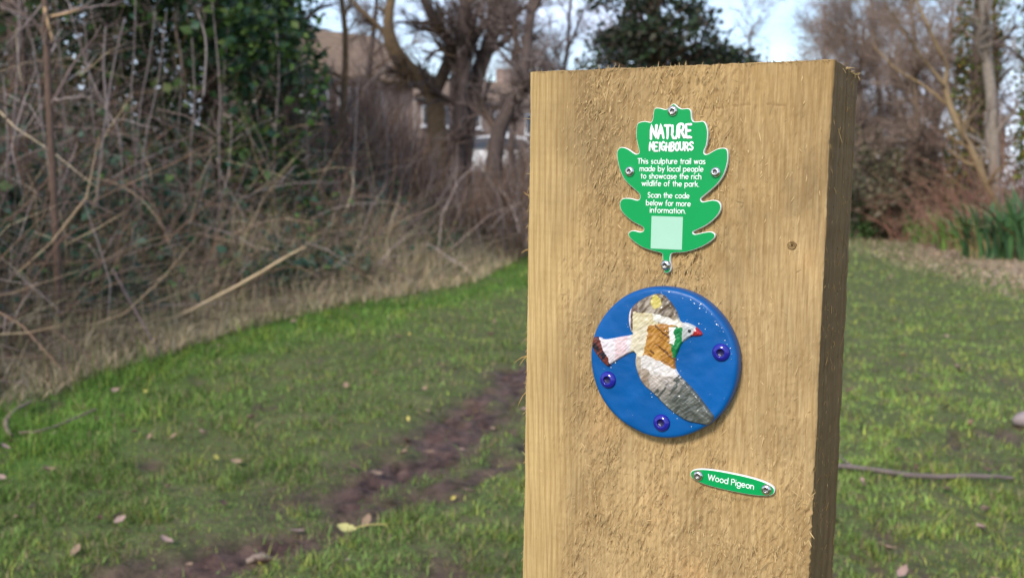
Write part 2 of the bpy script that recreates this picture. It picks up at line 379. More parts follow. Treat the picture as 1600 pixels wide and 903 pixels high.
def lathe(profile, n=28, wob=0.0, seed=1, mat=None, name='turned'):
    V, F = [], []
    g = np.random.default_rng(seed)
    for (r, z) in profile:
        for k in range(n):
            a = 2 * math.pi * k / n; V.append((r * math.cos(a), r * math.sin(a), z))
    for i in range(len(profile) - 1):
        for k in range(n):
            k2 = (k + 1) % n; F.append((i * n + k, i * n + k2, (i + 1) * n + k2, (i + 1) * n + k))
    return V, F
def fill_end(V, F, n, first=False):
    b = 0 if first else len(V) - n
    F.append(tuple(range(b, b + n)) if not first else tuple(reversed(range(b, b + n))))
def face_frame(u, v, off=0.0, rot=0.0):
    """frame on the post's face: x right, y up, z outwards; u, v in mm from the top left corner"""
    o = LEFT_TOP + A_ * u / 1000 - np.array([0, 0, v / 1000]) - B_ * off
    m = Matrix(((A_[0], 0, -B_[0], o[0]), (A_[1], 0, -B_[1], o[1]), (0, 1, 0, o[2]), (0, 0, 0, 1)))
    return m @ Matrix.Rotation(rot, 4, 'Z')

# knot
V, F = lathe([(2.9e-3, -.4e-3), (2.6e-3, .25e-3), (2.0e-3, .1e-3), (1.7e-3, -.3e-3), (1.1e-3, -.1e-3), (.5e-3, -.5e-3)], 18); fill_end(V, F, 18)
kcol = np.repeat(np.array([[.20, .12, .05], [.13, .08, .035], [.30, .20, .09], [.12, .075, .03], [.24, .15, .06], [.05, .03, .015]]), 18, 0)
ko = obj('knot', raw_mesh('knot', [(x * (1 + .12 * math.sin(9 * y * 1e3)), y * .9, z) for x, y, z in V], F, M_FIBRE, col=kcol), post)
ko.matrix_world = face_frame(180.5, 110.5, .0006); ko['label'] = 'small dark round knot'

# ================================================================ PLAQUES
def screw_meshes(r, h, mhead, msock, key):
    pr = [(r, 0), (r, h * .22), (r * .93, h * .52), (r * .78, h * .78), (r * .6, h * .94), (r * .46, h), (r * .42, h * .93), (r * .40, h * .35)]
    V, F = lathe([(x, z) for x, z in pr], 28)
    head = raw_mesh('screw_' + key, V, F, mhead)
    V2 = []
    for k in range(6):
        a = math.pi / 3 * k + .2; V2.append((r * .47 * math.cos(a), r * .47 * math.sin(a), h * .42))
    for k in range(6):
        a = math.pi / 3 * k + .2; V2.append((r * .26 * math.cos(a), r * .26 * math.sin(a), h * .30))
    V2 += [(0, 0, h * .26)]
    F2 = [(k, (k + 1) % 6, 6 + (k + 1) % 6, 6 + k) for k in range(6)] + [(6 + k, 6 + (k + 1) % 6, 12) for k in range(6)]
    return head, raw_mesh('socket_' + key, V2, F2, msock, smooth=False)
STEEL_SCREW = screw_meshes(.0034, .0021, M_STEEL, M_SOCKET, 'steel')
BLUE_SCREW = screw_meshes(.0057, .0030, M_BLUESCREW, M_BLUESOCKET, 'painted')
def screw(parent, x, y, z, meshes, spin=0.0, tilt=(0, 0)):
    s = obj('screw', meshes[0], parent); s.location = (x, y, z); s.rotation_euler = (tilt[0], tilt[1], spin)
    k = obj('socket', meshes[1], s); return s
def catmull(P, sub=4):
    P = np.asarray(P, float); n = len(P); out = []
    for i in range(n):
        p0, p1, p2, p3 = P[i - 1], P[i], P[(i + 1) % n], P[(i + 2) % n]
        for k in range(sub):
            t = k / sub
            out.append(.5 * ((2 * p1) + (-p0 + p2) * t + (2 * p0 - 5 * p1 + 4 * p2 - p3) * t * t + (-p0 + 3 * p1 - 3 * p2 + p3) * t ** 3))
    return np.array(out)
def offset_in(P, d):
    t = np.roll(P, -1, 0) - np.roll(P, 1, 0); t /= np.linalg.norm(t, axis=1, keepdims=True) + 1e-12
    area = 0.5 * np.sum(P[:, 0] * np.roll(P[:, 1], -1) - np.roll(P[:, 0], -1) * P[:, 1])
    nrm = np.stack([-t[:, 1], t[:, 0]], -1) * (1 if area > 0 else -1)
    return P + nrm * d, area
def plate(parent, P, th, mcore, mface, inset):
    """white board with a printed top; P outline in metres"""
    Pi, area = offset_in(P, .00025); 
    if area < 0: P, Pi = P[::-1], Pi[::-1]
    n = len(P)
    V = [(x, y, 0) for x, y in P] + [(x, y, th - .0003) for x, y in P] + [(x, y, th) for x, y in Pi]
    F = [(k, (k + 1) % n, n + (k + 1) % n, n + k) for k in range(n)] + [(n + k, n + (k + 1) % n, 2 * n + (k + 1) % n, 2 * n + k) for k in range(n)]
    F += [tuple(2 * n + k for k in range(n)), tuple(reversed(range(n)))]
    obj('board', raw_mesh('board', V, F, mcore, smooth=False), parent)
    Pg, _ = offset_in(P, inset); 
    V = [(x, y, th + .00012) for x, y in Pg] + [(x, y, th - .0001) for x, y in Pg]
    F = [tuple(range(n))] + [(n + k, n + (k + 1) % n, (k + 1) % n, k) for k in range(n)]
    return obj('printed_face', raw_mesh('printed_face', V, F, mface, smooth=False), parent)

# ---- stroke lettering (round geometric hand)
def arc(cx, cy, rx, ry, a0, a1, n=9):
    t = np.radians(np.linspace(a0, a1, n)); return [(cx + rx * math.cos(q), cy + ry * math.sin(q)) for q in t]
O = arc(.5, .5, .5, .5, 0, 360, 15)
GL = {
 'a': (1.0, [O, [(1, 1), (1, 0)]]), 'b': (1.0, [O, [(0, 1.6), (0, 0)]]), 'c': (.85, [arc(.5, .5, .5, .5, 48, 312)]),
 'd': (1.0, [O, [(1, 1.6), (1, 0)]]), 'e': (1.0, [[(0.02, .5), (1, .5)] + arc(.5, .5, .5, .5, 0, 315, 13)[0:]]),
 'f': (.55, [arc(.5, 1.3, .28, .3, 70, 180, 5) + [(.22, 0)], [(0, .95), (.55, .95)]]),
 'g': (1.0, [O, [(1, 1), (1, -.1)] + arc(.5, -.1, .5, .42, 0, -150, 7)]), 'h': (.85, [[(0, 1.6), (0, 0)], arc(.42, .55, .42, .45, 180, 0, 7) + [(.84, 0)]]),
 'i': (.1, [[(.05, 1), (.05, 0)], [(.05, 1.38), (.05, 1.46)]]), 'k': (.8, [[(0, 1.6), (0, 0)], [(.75, 1), (.05, .45)], [(.3, .62), (.8, 0)]]),
 'l': (.1, [[(.05, 1.6), (.05, 0)]]), 'm': (1.4, [[(0, 1), (0, 0)], arc(.35, .6, .35, .4, 180, 0, 6) + [(.7, 0)], arc(1.05, .6, .35, .4, 180, 0, 6) + [(1.4, 0)]]),
 'n': (.85, [[(0, 1), (0, 0)], arc(.42, .55, .42, .45, 180, 0, 7) + [(.84, 0)]]), 'o': (1.0, [O]), 'p': (1.0, [O, [(0, 1), (0, -.55)]]),
 'r': (.5, [[(0, 1), (0, 0)], arc(.4, .55, .4, .45, 180, 75, 5)]), 's': (.7, [arc(.36, .74, .3, .26, 40, 265, 7) + arc(.36, .24, .33, .25, 85, -145, 7)]),
 't': (.5, [[(.25, 1.4), (.25, 0)], [(0, .97), (.52, .97)]]), 'u': (.85, [[(0, 1)] + arc(.42, .45, .42, .45, 180, 360, 7) + [(.84, 1)], [(.84, .5), (.84, 0)]]),
 'w': (1.35, [[(0, 1), (.34, 0), (.67, .95), (1.0, 0), (1.35, 1)]]), 'y': (.85, [[(0, 1), (.44, .05)], [(.86, 1), (.22, -.55)]]),
 '.': (.12, [[(.05, .02), (.08, .02)]]), 'T': (1.0, [[(0, 1.5), (1, 1.5)], [(.5, 1.5), (.5, 0)]]),
 'S': (.85, [arc(.42, 1.13, .38, .38, 35, 265, 8) + arc(.42, .38, .42, .38, 88, -150, 8)]),
 'W': (1.9, [[(0, 1.5), (.48, 0), (.95, 1.45), (1.42, 0), (1.9, 1.5)]]), 'P': (.9, [[(0, 0), (0, 1.5), (.45, 1.5)] + arc(.45, 1.12, .42, .38, 90, -90, 7) + [(0, .74)]]),
 ' ': (.45, [])}
def stroke_line(text, x0, x1, y, size, rad, gap=.34, z=0.0, mid=True):
    """tubes for a line of text squeezed to run from x0 to x1 (mm), baseline y (mm)"""
    adv, strokes = 0.0, []
    for ch in text:
        w, st = GL[ch]
        for s in st:
            s = [(adv + px, py) for px, py in s]
            if ch in 'wWyk': strokes += [[a, b] for a, b in zip(s[:-1], s[1:])]
            else: strokes.append(s)
        adv += w + gap
    adv -= gap; sx = (x1 - x0) / adv
    out = []
    for s in strokes:
        p = np.array([(x0 + px * sx, y + py * size, z) for px, py in s])
        if len(p) == 2: p = np.array([p[0], p[0] * .5 + p[1] * .5, p[1]])
        t0 = p[0] - p[1]; t0 = t0 / (np.linalg.norm(t0) + 1e-9); t1 = p[-1] - p[-2]; t1 = t1 / (np.linalg.norm(t1) + 1e-9)
        p = np.concatenate([[p[0] + t0 * rad * .9], p, [p[-1] + t1 * rad * .9]])
        r = np.full(len(p), rad); r[0] = r[-1] = rad * .25
        out.append((p, r))
    return out
def text_part(parent, lines, mat, flat=.3, name='lettering'):
    V, F, _ = tubes(lines, 6); V = V / 1000; z0 = V[:, 2].mean(); V[:, 2] = lines[0][0][0][2] / 1000 + (V[:, 2] - lines[0][0][0][2] / 1000) * flat
    return obj(name, raw_mesh(name, V, F, mat), parent)

# ---- oak leaf plaque
LEAF = [(103.7,23.8),(106.3,25.8),(108.9,27.1),(113.3,27.0),(115.1,29.0),(115.5,32.3),(116.6,35.0),(119.8,35.3),(123.0,35.0),(125.0,37.0),(126.2,41.0),(126.3,45.0),(125.8,49.6),(124.3,53.5),(124.9,55.5),(127.4,55.1),(132.1,52.5),(136.1,51.6),(138.8,52.5),(139.7,56.2),(139.4,61.4),(137.4,68.0),(133.5,74.0),(127.6,79.4),(123.6,82.8),(123.4,84.4),(125.0,85.2),(130.5,84.0),(134.3,84.6),(136.3,87.2),(135.9,90.8),(132.9,95.3),(127.0,100.1),(120.8,103.3),(118.8,104.5),(120.2,105.8),(125.7,104.5),(130.5,103.8),(133.2,105.5),(132.5,108.2),(127.4,112.2),(120.6,115.5),(113.6,117.6),(106.6,118.3),(104.6,119.8),(104.5,124.2),(105.3,127.6),(104.4,130.4),(102.0,131.6),(100.4,130.2),(99.7,126.5),(99.2,121.0),(98.4,118.9),(92.2,117.6),(84.8,115.4),(78.8,111.8),(75.7,108.8),(75.7,106.3),(78.6,104.9),(83.8,105.7),(85.9,104.3),(84.7,102.2),(78.4,99.3),(72.4,95.0),(69.3,90.9),(68.9,86.7),(71.3,84.2),(76.5,84.1),(81.0,85.1),(82.7,83.7),(82.0,80.9),(77.8,77.5),(71.7,72.1),(67.8,64.5),(65.9,56.3),(66.4,52.8),(68.9,51.0),(73.4,52.1),(78.6,55.3),(81.2,54.6),(80.7,51.5),(79.1,45.3),(79.0,38.5),(80.2,35.5),(84.6,34.5),(88.5,35.2),(89.8,33.2),(90.2,29.2),(91.1,26.5),(94.3,26.3),(98.6,27.3),(101.4,25.1)]
UC, VC = 103.0, 78.0
leafp = empty('leaf_plaque', 'green oak leaf shaped plaque with white writing screwed to the timber post', 'plaque', face_frame(UC, VC, .0007))
P = catmull([((u - UC) / 1000, -(v - VC) / 1000) for u, v in LEAF], 3)
plate(leafp, P, .0030, M_WHITE, M_GREEN, .00034)
ZT = 3.22
def cap_line(word, x0, x1, y0, y1, rad, key):
    """chunky hand-cut capitals"""
    g = np.random.default_rng(key)
    CG = {'N': [[(0, 0), (0, 1), (.9, .05), (.9, 1)]], 'A': [[(0, 0), (.48, 1), (.95, 0)], [(.2, .36), (.75, .36)]], 'T': [[(0, 1), (.95, 1)], [(.48, 1), (.48, 0)]],
          'U': [[(0, 1), (.02, .3), (.25, .02), (.65, .02), (.88, .3), (.9, 1)]], 'R': [[(0, 0), (0, 1), (.6, .98), (.85, .76), (.6, .5), (.08, .48)], [(.4, .48), (.9, 0)]],
          'E': [[(.85, 1), (0, 1), (0, 0), (.85, 0)], [(0, .52), (.7, .52)]], 'I': [[(.2, 1), (.2, 0)]], 'G': [[(.85, .85), (.5, 1), (.1, .8), (0, .5), (.1, .15), (.5, 0), (.88, .12), (.88, .45), (.5, .45)]],
          'H': [[(0, 0), (0, 1)], [(.85, 0), (.85, 1)], [(0, .5), (.85, .5)]], 'B': [[(0, 0), (0, 1), (.6, .98), (.75, .77), (.55, .54), (.02, .52)], [(.55, .52), (.88, .28), (.6, .02), (0, 0)]],
          'O': [[(.45, 1), (.1, .8), (0, .5), (.1, .18), (.45, 0), (.8, .18), (.9, .5), (.8, .82), (.45, 1)]], 'S': [[(.85, .82), (.5, 1), (.1, .85), (.1, .62), (.75, .4), (.85, .18), (.45, 0), (0, .16)]]}
    wd = {'I': .4}; tot = sum(wd.get(c, .92) + .30 for c in word) - .30; sx = (x1 - x0) / tot; x = x0; out = []
    for c in word:
        dy = g.uniform(-.06, .06) * (y1 - y0); sh = g.uniform(-.08, .08); hs = g.uniform(.94, 1.08)
        for s in CG[c]:
            p = np.array([(x + (a + sh * b) * sx, y0 + dy + b * (y1 - y0) * hs, ZT) for a, b in s])
            q = [p[0]]
            for k in range(len(p) - 1): q += [p[k] * (2 / 3) + p[k + 1] / 3, p[k] / 3 + p[k + 1] * 2 / 3, p[k + 1]]
            q = np.array(q); q[:, :2] += g.normal(0, rad * .10, (len(q), 2))
            t0 = q[0] - q[1]; t0 /= np.linalg.norm(t0); t1 = q[-1] - q[-2]; t1 /= np.linalg.norm(t1)
            q = np.concatenate([[q[0] + t0 * rad * .7], q, [q[-1] + t1 * rad * .7]])
            r = rad * g.uniform(.85, 1.15, len(q)); r[0] = r[-1] = rad * .5; out.append((q, r))
        x += (wd.get(c, .92) + .30) * sx
    return out
o = text_part(leafp, cap_line('NATURE', 89.2 - UC, 116.0 - UC, VC - 45.4, VC - 37.3, .92, 3), M_PRINT, .16)
o = text_part(leafp, cap_line('NEIGHBOURS', 88.4 - UC, 117.3 - UC, VC - 53.4, VC - 48.1, .62, 5), M_PRINT, .2)
for txt, x0, x1, yb in (('This sculpture trail was', 80.6, 125.4, 61.6), ('made by local people', 82.2, 124.3, 66.4), ('to showcase the rich', 83.1, 123.1, 71.1), ('wildlife of the park.', 83.9, 121.9, 75.8),
                        ('Scan the code', 88.2, 115.8, 83.3), ('below for more', 87.2, 116.8, 88.3), ('information.', 89.9, 113.8, 92.9)):
    text_part(leafp, stroke_line(txt, x0 - UC, x1 - UC, VC - yb, 2.15, .27, z=ZT), M_PRINT, .35)
cs = .0105
q = obj('blank_panel', raw_mesh('blank_panel', [(-cs, -cs, 0), (cs, -cs, 0), (cs, cs, 0), (-cs, cs, 0), (-cs, -cs, -.0001), (cs, -cs, -.0001), (cs, cs, -.0001), (-cs, cs, -.0001)],
        [(0, 1, 2, 3), (4, 5, 1, 0), (5, 6, 2, 1), (6, 7, 3, 2), (7, 4, 0, 3)], M_CODE, smooth=False), leafp); q.location = ((101.6 - UC) / 1000, (VC - 105.6) / 1000, .00326)
for u, v, sp in ((103.2, 28.4, .3), (75.3, 66.6, .9), (132.4, 66.6, 1.4), (101.7, 126.4, .1)):
    screw(leafp, (u - UC) / 1000, (VC - v) / 1000, .0031, STEEL_SCREW, sp, (rng.normal(0, .05), rng.normal(0, .05)))

# ---- name plate
namep = empty('name_plate', 'small rounded green name plate reading Wood Pigeon on the timber post', 'plaque', face_frame(149.9, 262.9, .0007, R(-3.2)))
th = np.linspace(0, 2 * np.pi, 64, endpoint=False); e = 2 / 2.5
P = np.stack([.0273 * np.sign(np.cos(th)) * np.abs(np.cos(th)) ** e, .0058 * np.sign(np.sin(th)) * np.abs(np.sin(th)) ** (e * .95)], -1)
plate(namep, P, .0028, M_WHITE, M_GREEN, .00034)
text_part(namep, stroke_line('Wood Pigeon', -15.4, 14.2, -1.5, 2.5, .30, gap=.30, z=3.02), M_PRINT, .35)
screw(namep, -.0220, 0.0, .0029, STEEL_SCREW, .5); screw(namep, .0222, 0.0002, .0029, STEEL_SCREW, 1.1)

# ---- blue disc with the pigeon
DU, DV, DTH = 102.9, 189.2, .0105
disc = empty('pigeon_plaque', 'round blue painted plaque with a raised flying pigeon fixed to the timber post', 'plaque', face_frame(DU, DV, .0007))
prof = [(.0494, 0), (.0498, .002), (.0496, .0070), (.0492, .0088), (.0485, .0099), (.0475, .0104), (.0462, .0105)] + [(r, .0105) for r in np.linspace(.044, .002, 22)]
V, F = lathe(prof, 128); fill_end(V, F, 128); V = np.array(V)
rr = np.hypot(V[:, 0], V[:, 1]); th = np.arctan2(V[:, 1], V[:, 0])
V[:, 2] += (V[:, 2] > .009) * (.0011 * (fbm(V[:, 0] * 120 + 9, V[:, 1] * 120 + 9, 5) - .5) + .00025 * (fbm(V[:, 0] * 700 + 9, V[:, 1] * 700, 6) - .5))
V[:, :2] *= (1 + .006 * np.sin(2 * th + .6) + .004 * np.sin(3 * th) + .003 * np.sin(7 * th))[:, None]
obj('disc', raw_mesh('disc', V, F, M_BLUE), disc)
for u, v, sp in ((142.1, 178.6, 0.4), (66.7, 204.0, 0.9), (104.7, 228.2, 0.2)):
    screw(disc, (u - DU) / 1000, (DV - v) / 1000, DTH - .0003, BLUE_SCREW, sp, (rng.normal(0, .06), rng.normal(0, .06)))

BIRD = np.array([(55.0,178.9),(56.7,175.8),(61.5,175.8),(64.3,176.8),(73.7,174.5),(82.9,172.1),(81.6,169.7),(80.1,163.5),(80.5,157.2),(83.7,152.5),(88.8,148.4),(96.5,144.8),(101.7,144.2),(105.6,146.1),(109.5,150.1),(112.8,154.8),(115.3,161.1),(119.4,161.4),(123.8,162.8),(127.6,165.2),(130.2,168.3),(126.5,169.8),(122.8,170.2),(119.7,172.6),(116.7,175.4),(114.9,179.8),(113.2,183.7),(112.7,188.1),(113.4,191.8),(116.1,195.8),(120.7,199.7),(126.5,205.2),(131.7,210.8),(136.9,217.0),(139.2,219.8),(137.1,223.7),(134.7,225.6),(129.7,225.7),(122.2,225.0),(114.4,221.6),(107.9,217.4),(102.5,212.9),(97.2,208.5),(91.8,204.7),(87.7,198.1),(85.5,190.8),(84.6,183.5),(71.4,191.5),(67.5,194.8),(64.7,194.1),(59.1,188.8),(55.1,183.4)])
# the bird's top sits a few mm nearer than the plane the outline was measured on: keep its centre in place
def inside(P, x, y):
    c = np.zeros(x.shape, bool); j = len(P) - 1
    for i in range(len(P)):
        xi, yi, xj, yj = P[i, 0], P[i, 1], P[j, 0], P[j, 1]
        c ^= ((yi > y) != (yj > y)) & (x < (xj - xi) * (y - yi) / (yj - yi + 1e-12) + xi); j = i
    return c
def nearest(P, x, y):
    best = np.full(x.shape, 1e9); bx = x.copy(); by = y.copy(); j = len(P) - 1
    for i in range(len(P)):
        a, b = P[j], P[i]; d = b - a; t = np.clip(((x - a[0]) * d[0] + (y - a[1]) * d[1]) / (d @ d + 1e-12), 0, 1)
        qx = a[0] + t * d[0]; qy = a[1] + t * d[1]; dd = np.hypot(x - qx, y - qy); m = dd < best
        best = np.where(m, dd, best); bx = np.where(m, qx, bx); by = np.where(m, qy, by); j = i
    return best, bx, by
def build_bird():
    Pb = catmull(BIRD, 3); st = 0.42
    gx = np.arange(53, 141, st); gy = np.arange(142, 228, st); X, Y = np.meshgrid(gx, gy)
    ins = inside(Pb, X, Y); dist, bx, by = nearest(Pb, X, Y)
    snap = ~ins & (dist < st * 1.6); X = np.where(snap, bx, X); Y = np.where(snap, by, Y)
    d = np.where(ins, dist, 0)
    z = 2.6 * np.clip(d / 1.1, 0, 1) ** .5 + 1.0 * np.clip(d / 12, 0, 1) + 1.1 * (fbm(X / 3.2, Y / 3.2, 3) - .5) * np.clip(d, 0, 1) + .7 * (vnoise((X + Y) / 1.1, (X - Y) / 5., 8) - .5) * np.clip(d, 0, 1)
    jx = X + 2.4 * (fbm(X / 4., Y / 4., 11) - .5); jy = Y + 2.4 * (fbm(X / 4., Y / 4., 12) - .5)   # brush-edge wobble
    # regions (mm, same axes as the outline)
    reg = np.zeros(X.shape, int)                                   # 0 body
    reg[(jy < 170 - (jx - 82) * .35) & (jx < 117)] = 1             # raised wing
    reg[jy > 193 + (jx - 100) * -.12] = 2                          # lowered wing
    reg[jx < 82.5] = 3                                             # tail
    reg[(jx > 115.8) & (jy < 174)] = 4                             # head
    reg[(jx + .6 * (jy - 166)) > 124.6] = np.where(reg[(jx + .6 * (jy - 166)) > 124.6] == 4, 5, reg[(jx + .6 * (jy - 166)) > 124.6])
    col = np.zeros(X.shape + (3,)); 
    def put(mask, c, soft=None):
        col[mask] = c
    n1 = fbm(X / 2.2, Y / 2.2, 21); n2 = vnoise((X * .8 + Y * .6) / 1.2, (X * .6 - Y * .8) / 5, 22); n3 = vnoise((X * .5 - Y * .85) / .9, (X * .85 + Y * .5) / 6, 23)
    lerp = lambda a, b, t: np.asarray(a)[None, None] * (1 - t[..., None]) + np.asarray(b)[None, None] * t[..., None]
    col[:] = lerp((.52, .46, .40), (.66, .60, .52), n1)
    # body: cream shoulder, ochre back, white saddle
    m = (reg == 0); col[m] = lerp((.66, .58, .36), (.72, .66, .55), n1)[m]
    m = (jx > 91) & (jx < 113.5) & (jy > 163) & (jy < 188 + (jx - 91) * .28) & (jx > 93 - (jy - 176) * .16)
    col[m] = lerp((.36, .155, .025), (.60, .31, .07), np.clip((n2 - .2) * 1.5, 0, 1))[m]
    m = m & (n3 > .78); col[m] = (.15, .06, .015)
    # raised wing: umber left edge, olive and grey strokes, yellow dabs
    m = reg == 1; col[m] = lerp((.12, .085, .055), (.44, .37, .29), np.clip((n2 - .25) * 1.8, 0, 1))[m]
    m = (reg == 1) & (jx < 87) & (jy < 170); col[m] = lerp((.06, .035, .03), (.22, .15, .12), n3)[m]
    m = (reg == 1) & (jx > 84) & (jy > 157) & (jx < 101); col[m] = lerp((.60, .50, .26), (.74, .68, .50), n1)[m]
    m = (np.hypot(jx - 99, (jy - 149.5) * .8) < 3.4); col[m] = lerp((.50, .40, .06), (.70, .60, .20), n1)[m]
    m = (jx > 97.5) & (jx < 114) & (jy > 156.5 + (jx - 97) * .25) & (jy < 161.8 + (jx - 97) * .12); col[m] = (.78, .75, .68)
    # white saddle and lowered wing
    m = (reg != 3) & (jy > 184 + np.abs(jx - 94) * .42) & (jy < 203); col[m] = lerp((.58, .53, .50), (.80, .77, .74), n1)[m]
    m = reg == 2; t = np.clip(((jx - 100) * .6 + (jy - 200) * .75) / 17, 0, 1)
    c2 = lerp((.54, .47, .42), (.115, .125, .110), t * .999); c2 = c2 * (0.62 + .75 * n3)[..., None]; mm = m & (jy > 197); col[mm] = c2[mm]
    m = (reg == 2) & (n2 > .62) & (t > .35); col[m] = (.085, .095, .085)
    m = (reg == 2) & (jx < 96); col[m] = lerp((.20, .13, .085), (.50, .42, .34), n2)[m]
    m = (reg == 0) & (jx < 90) & (jy > 186); col[m] = lerp((.42, .34, .25), (.62, .55, .46), n2)[m]
    # tail: pink-white with a dark tip
    m = reg == 3; col[m] = lerp((.66, .57, .60), (.78, .74, .76), n1)[m]
    m = (reg == 3) & (jx > 72) & (jx < 80); col[m] = lerp((.68, .47, .49), (.76, .64, .66), n1)[m]
    edge = (jx - 55) * .86 - (jy - 176) * .46
    m = (reg == 3) & (edge < 4.2); col[m] = lerp((.02, .02, .03), (.16, .035, .025), np.clip((n1 - .4) * 5, 0, 1))[m]
    # neck and head
    m = (jx > 110.6) & (jx < 117.5) & (jy > 164.5) & (jy < 184) & (reg != 1); col[m] = lerp((.004, .12, .03), (.02, .30, .09), n1)[m]
    m = (jx > 108.8) & (jx < 112.4) & (jy > 164.8) & (jy < 175.5); col[m] = (.80, .80, .77)
    m = (reg == 4) & (jx > 117); col[m] = lerp((.42, .44, .44), (.60, .62, .62), n1)[m]
    m = reg == 5; col[m] = lerp((.36, .012, .02), (.50, .04, .04), n1)[m]
    col *= (.80 - .10 * n2)[..., None]
    lx, ly = (X - DU) / 1000, (DV - Y) / 1000; V = np.stack([lx, ly, DTH / 1 + (z - .25) / 1000 - .0003], -1)
    cell = (ins[:-1, :-1] | ins[1:, :-1] | ins[:-1, 1:] | ins[1:, 1:]); ok = (ins | snap); cell &= ok[:-1, :-1] & ok[1:, :-1] & ok[:-1, 1:] & ok[1:, 1:]
    idx = np.arange(X.size).reshape(X.shape); q = np.stack([idx[:-1, :-1], idx[1:, :-1], idx[1:, 1:], idx[:-1, 1:]], -1)
    creg = reg[:-1, :-1]; names = ['bird', 'wing', 'wing', 'tail', 'head', 'beak']; parts = {}
    labels = {1: 'brown and cream raised wing', 2: 'grey lowered wing with a dark tip', 3: 'pinkish white tail with a dark tip', 4: 'pale grey head', 5: 'red beak'}
    Vf, Cf = V.reshape(-1, 3), col.reshape(-1, 3)
    for k, nm in enumerate(names):
        Q = q[cell & (creg == k)]; u_, inv = np.unique(Q, return_inverse=True)
        me = raw_mesh(nm, Vf[u_], [inv.reshape(-1, 4)], M_PAINT, col=Cf[u_])
        parts[k] = obj(nm, me, disc if k == 0 else parts[0])
        if k in labels: parts[k]['label'] = labels[k]
    V2, F2 = lathe([(.0010, 0), (.0009, .0006), (.0005, .0009), (.0001, .00095)], 12)
    e_ = obj('eye', raw_mesh('eye', V2, F2, plain('black_paint', (.01, .01, .012), .2)), parts[0]); e_.location = ((121.9 - DU) / 1000, (DV - 166.3) / 1000, DTH + .0024)
    # flecks of white paint round the bird; white rim specks stand in for glints
    g = np.random.default_rng(4); FV, FF = [], []
    def fleck(x, y, z, s):
        b = len(FV); m = 6; a0 = g.uniform(0, 6); e = g.uniform(.4, 1)
        for k in range(m): FV.append((x + s * math.cos(a0 + k * 1.047) * g.uniform(.7, 1.2), y + e * s * math.sin(a0 + k * 1.047), z))
        FV.append((x, y, z + s * .4)); [FF.append((b + k, b + (k + 1) % m, b + 6)) for k in range(m)]
    for k in range(80):
        p = Pb[g.integers(len(Pb))]; w = g.normal(0, 1.6, 2); x, y = p + w
        if inside(Pb, np.array([x]), np.array([y]))[0] or np.hypot(x - DU, y - DV) > 46: continue
        fleck((x - DU) / 1000, (DV - y) / 1000, DTH + .0001, g.gamma(2, .00007) + .00007)
    for k in range(45):
        a = g.normal(R(48), R(24)); r = .0462 + g.normal(0, .0006); fleck(r * math.cos(a), r * math.sin(a), DTH + .0001, g.gamma(2, .00008) + .00008)
    for k in range(10):
        a = g.uniform(0, 6.28); r = .044 * math.sqrt(g.random()); x, y = r * math.cos(a), r * math.sin(a)
        if not inside(Pb, np.array([x * 1000 + DU]), np.array([DV - y * 1000]))[0]: fleck(x, y, DTH + .0002, .00016)
    tag(obj('flecks_and_glints', raw_mesh('flecks_and_glints', FV, FF, M_WHITE), disc), kind='stuff')
build_bird()

# ================================================================ GROUND
XB = (np.array([0, 5.3, 6.9, 8.9, 10.7, 18.4, 40, 90]), np.array([-3.5, -2.70, -2.40, -1.70, -0.83, 0.30, 3.0, 8.0]))      # foot of the thicket
XR = (np.array([0, 8, 10.9, 13, 15.5, 22, 31, 60]), np.array([5.9, 5.85, 5.9, 6.0, 6.2, 8.0, 10.8, 18]))                   # grass / leaf litter edge on the far side
xb = lambda y: np.interp(y, *XB)
xr = lambda y: np.interp(y, *XR)
TRACK1 = np.array([(-1.45, 2.1), (-.98, 2.62), (-.74, 3.0), (-.55, 3.5), (-.40, 3.85), (-.27, 4.29), (-.15, 4.7), (-.03, 5.34), (.08, 5.81), (.4, 7.2), (.8, 9.5)])
TRACK2 = np.array([(-1.05, 2.3), (-.83, 2.76), (-.68, 2.92), (-.49, 3.15), (-.35, 3.40), (-.13, 3.67), (.06, 4.04), (.4, 4.8), (.7, 6)])
def seg_dist(P, x, y):
    best = np.full(np.shape(x), 1e9)
    for a, b in zip(P[:-1], P[1:]):
        d = b - a; t = np.clip(((x - a[0]) * d[0] + (y - a[1]) * d[1]) / (d @ d), 0, 1)
        best = np.minimum(best, np.hypot(x - a[0] - t * d[0], y - a[1] - t * d[1]))
    return best
def mud_mask(x, y):
    n = fbm(x * 5, y * 3.2, 201); n2 = fbm(x * 16, y * 9, 203, 3)
    w1 = .150 + .22 * (fbm(x * 2.2, y * 1.7, 205) - .35); w2 = .085 + .14 * (fbm(x * 2.6, y * 2, 207) - .45)
    m = np.clip(1.5 - seg_dist(TRACK1, x + .10 * (n2 - .5), y) / np.maximum(w1, .02), 0, 1)
    m = np.maximum(m, .9 * np.clip(1.4 - seg_dist(TRACK2, x + .12 * (n2 - .5), y) / np.maximum(w2, .02), 0, 1))
    m = np.maximum(m, .85 * np.clip(1.3 - np.hypot((x + .17) / .14, (y - 2.74) / .16) + .8 * (n2 - .5), 0, 1))
    m = m * np.clip(.25 + 2.6 * (fbm(x * 4.5, y * 3.5, 209, 3) - .22), 0, 1)
    near = np.clip((7.5 - y) / 3, 0, 1) * np.clip((xr(y) - x) / 1, 0, 1)
    m = np.maximum(m, .75 * np.clip((n * .65 + n2 * .35 - .60) / .08, 0, 1) * near)
    return m
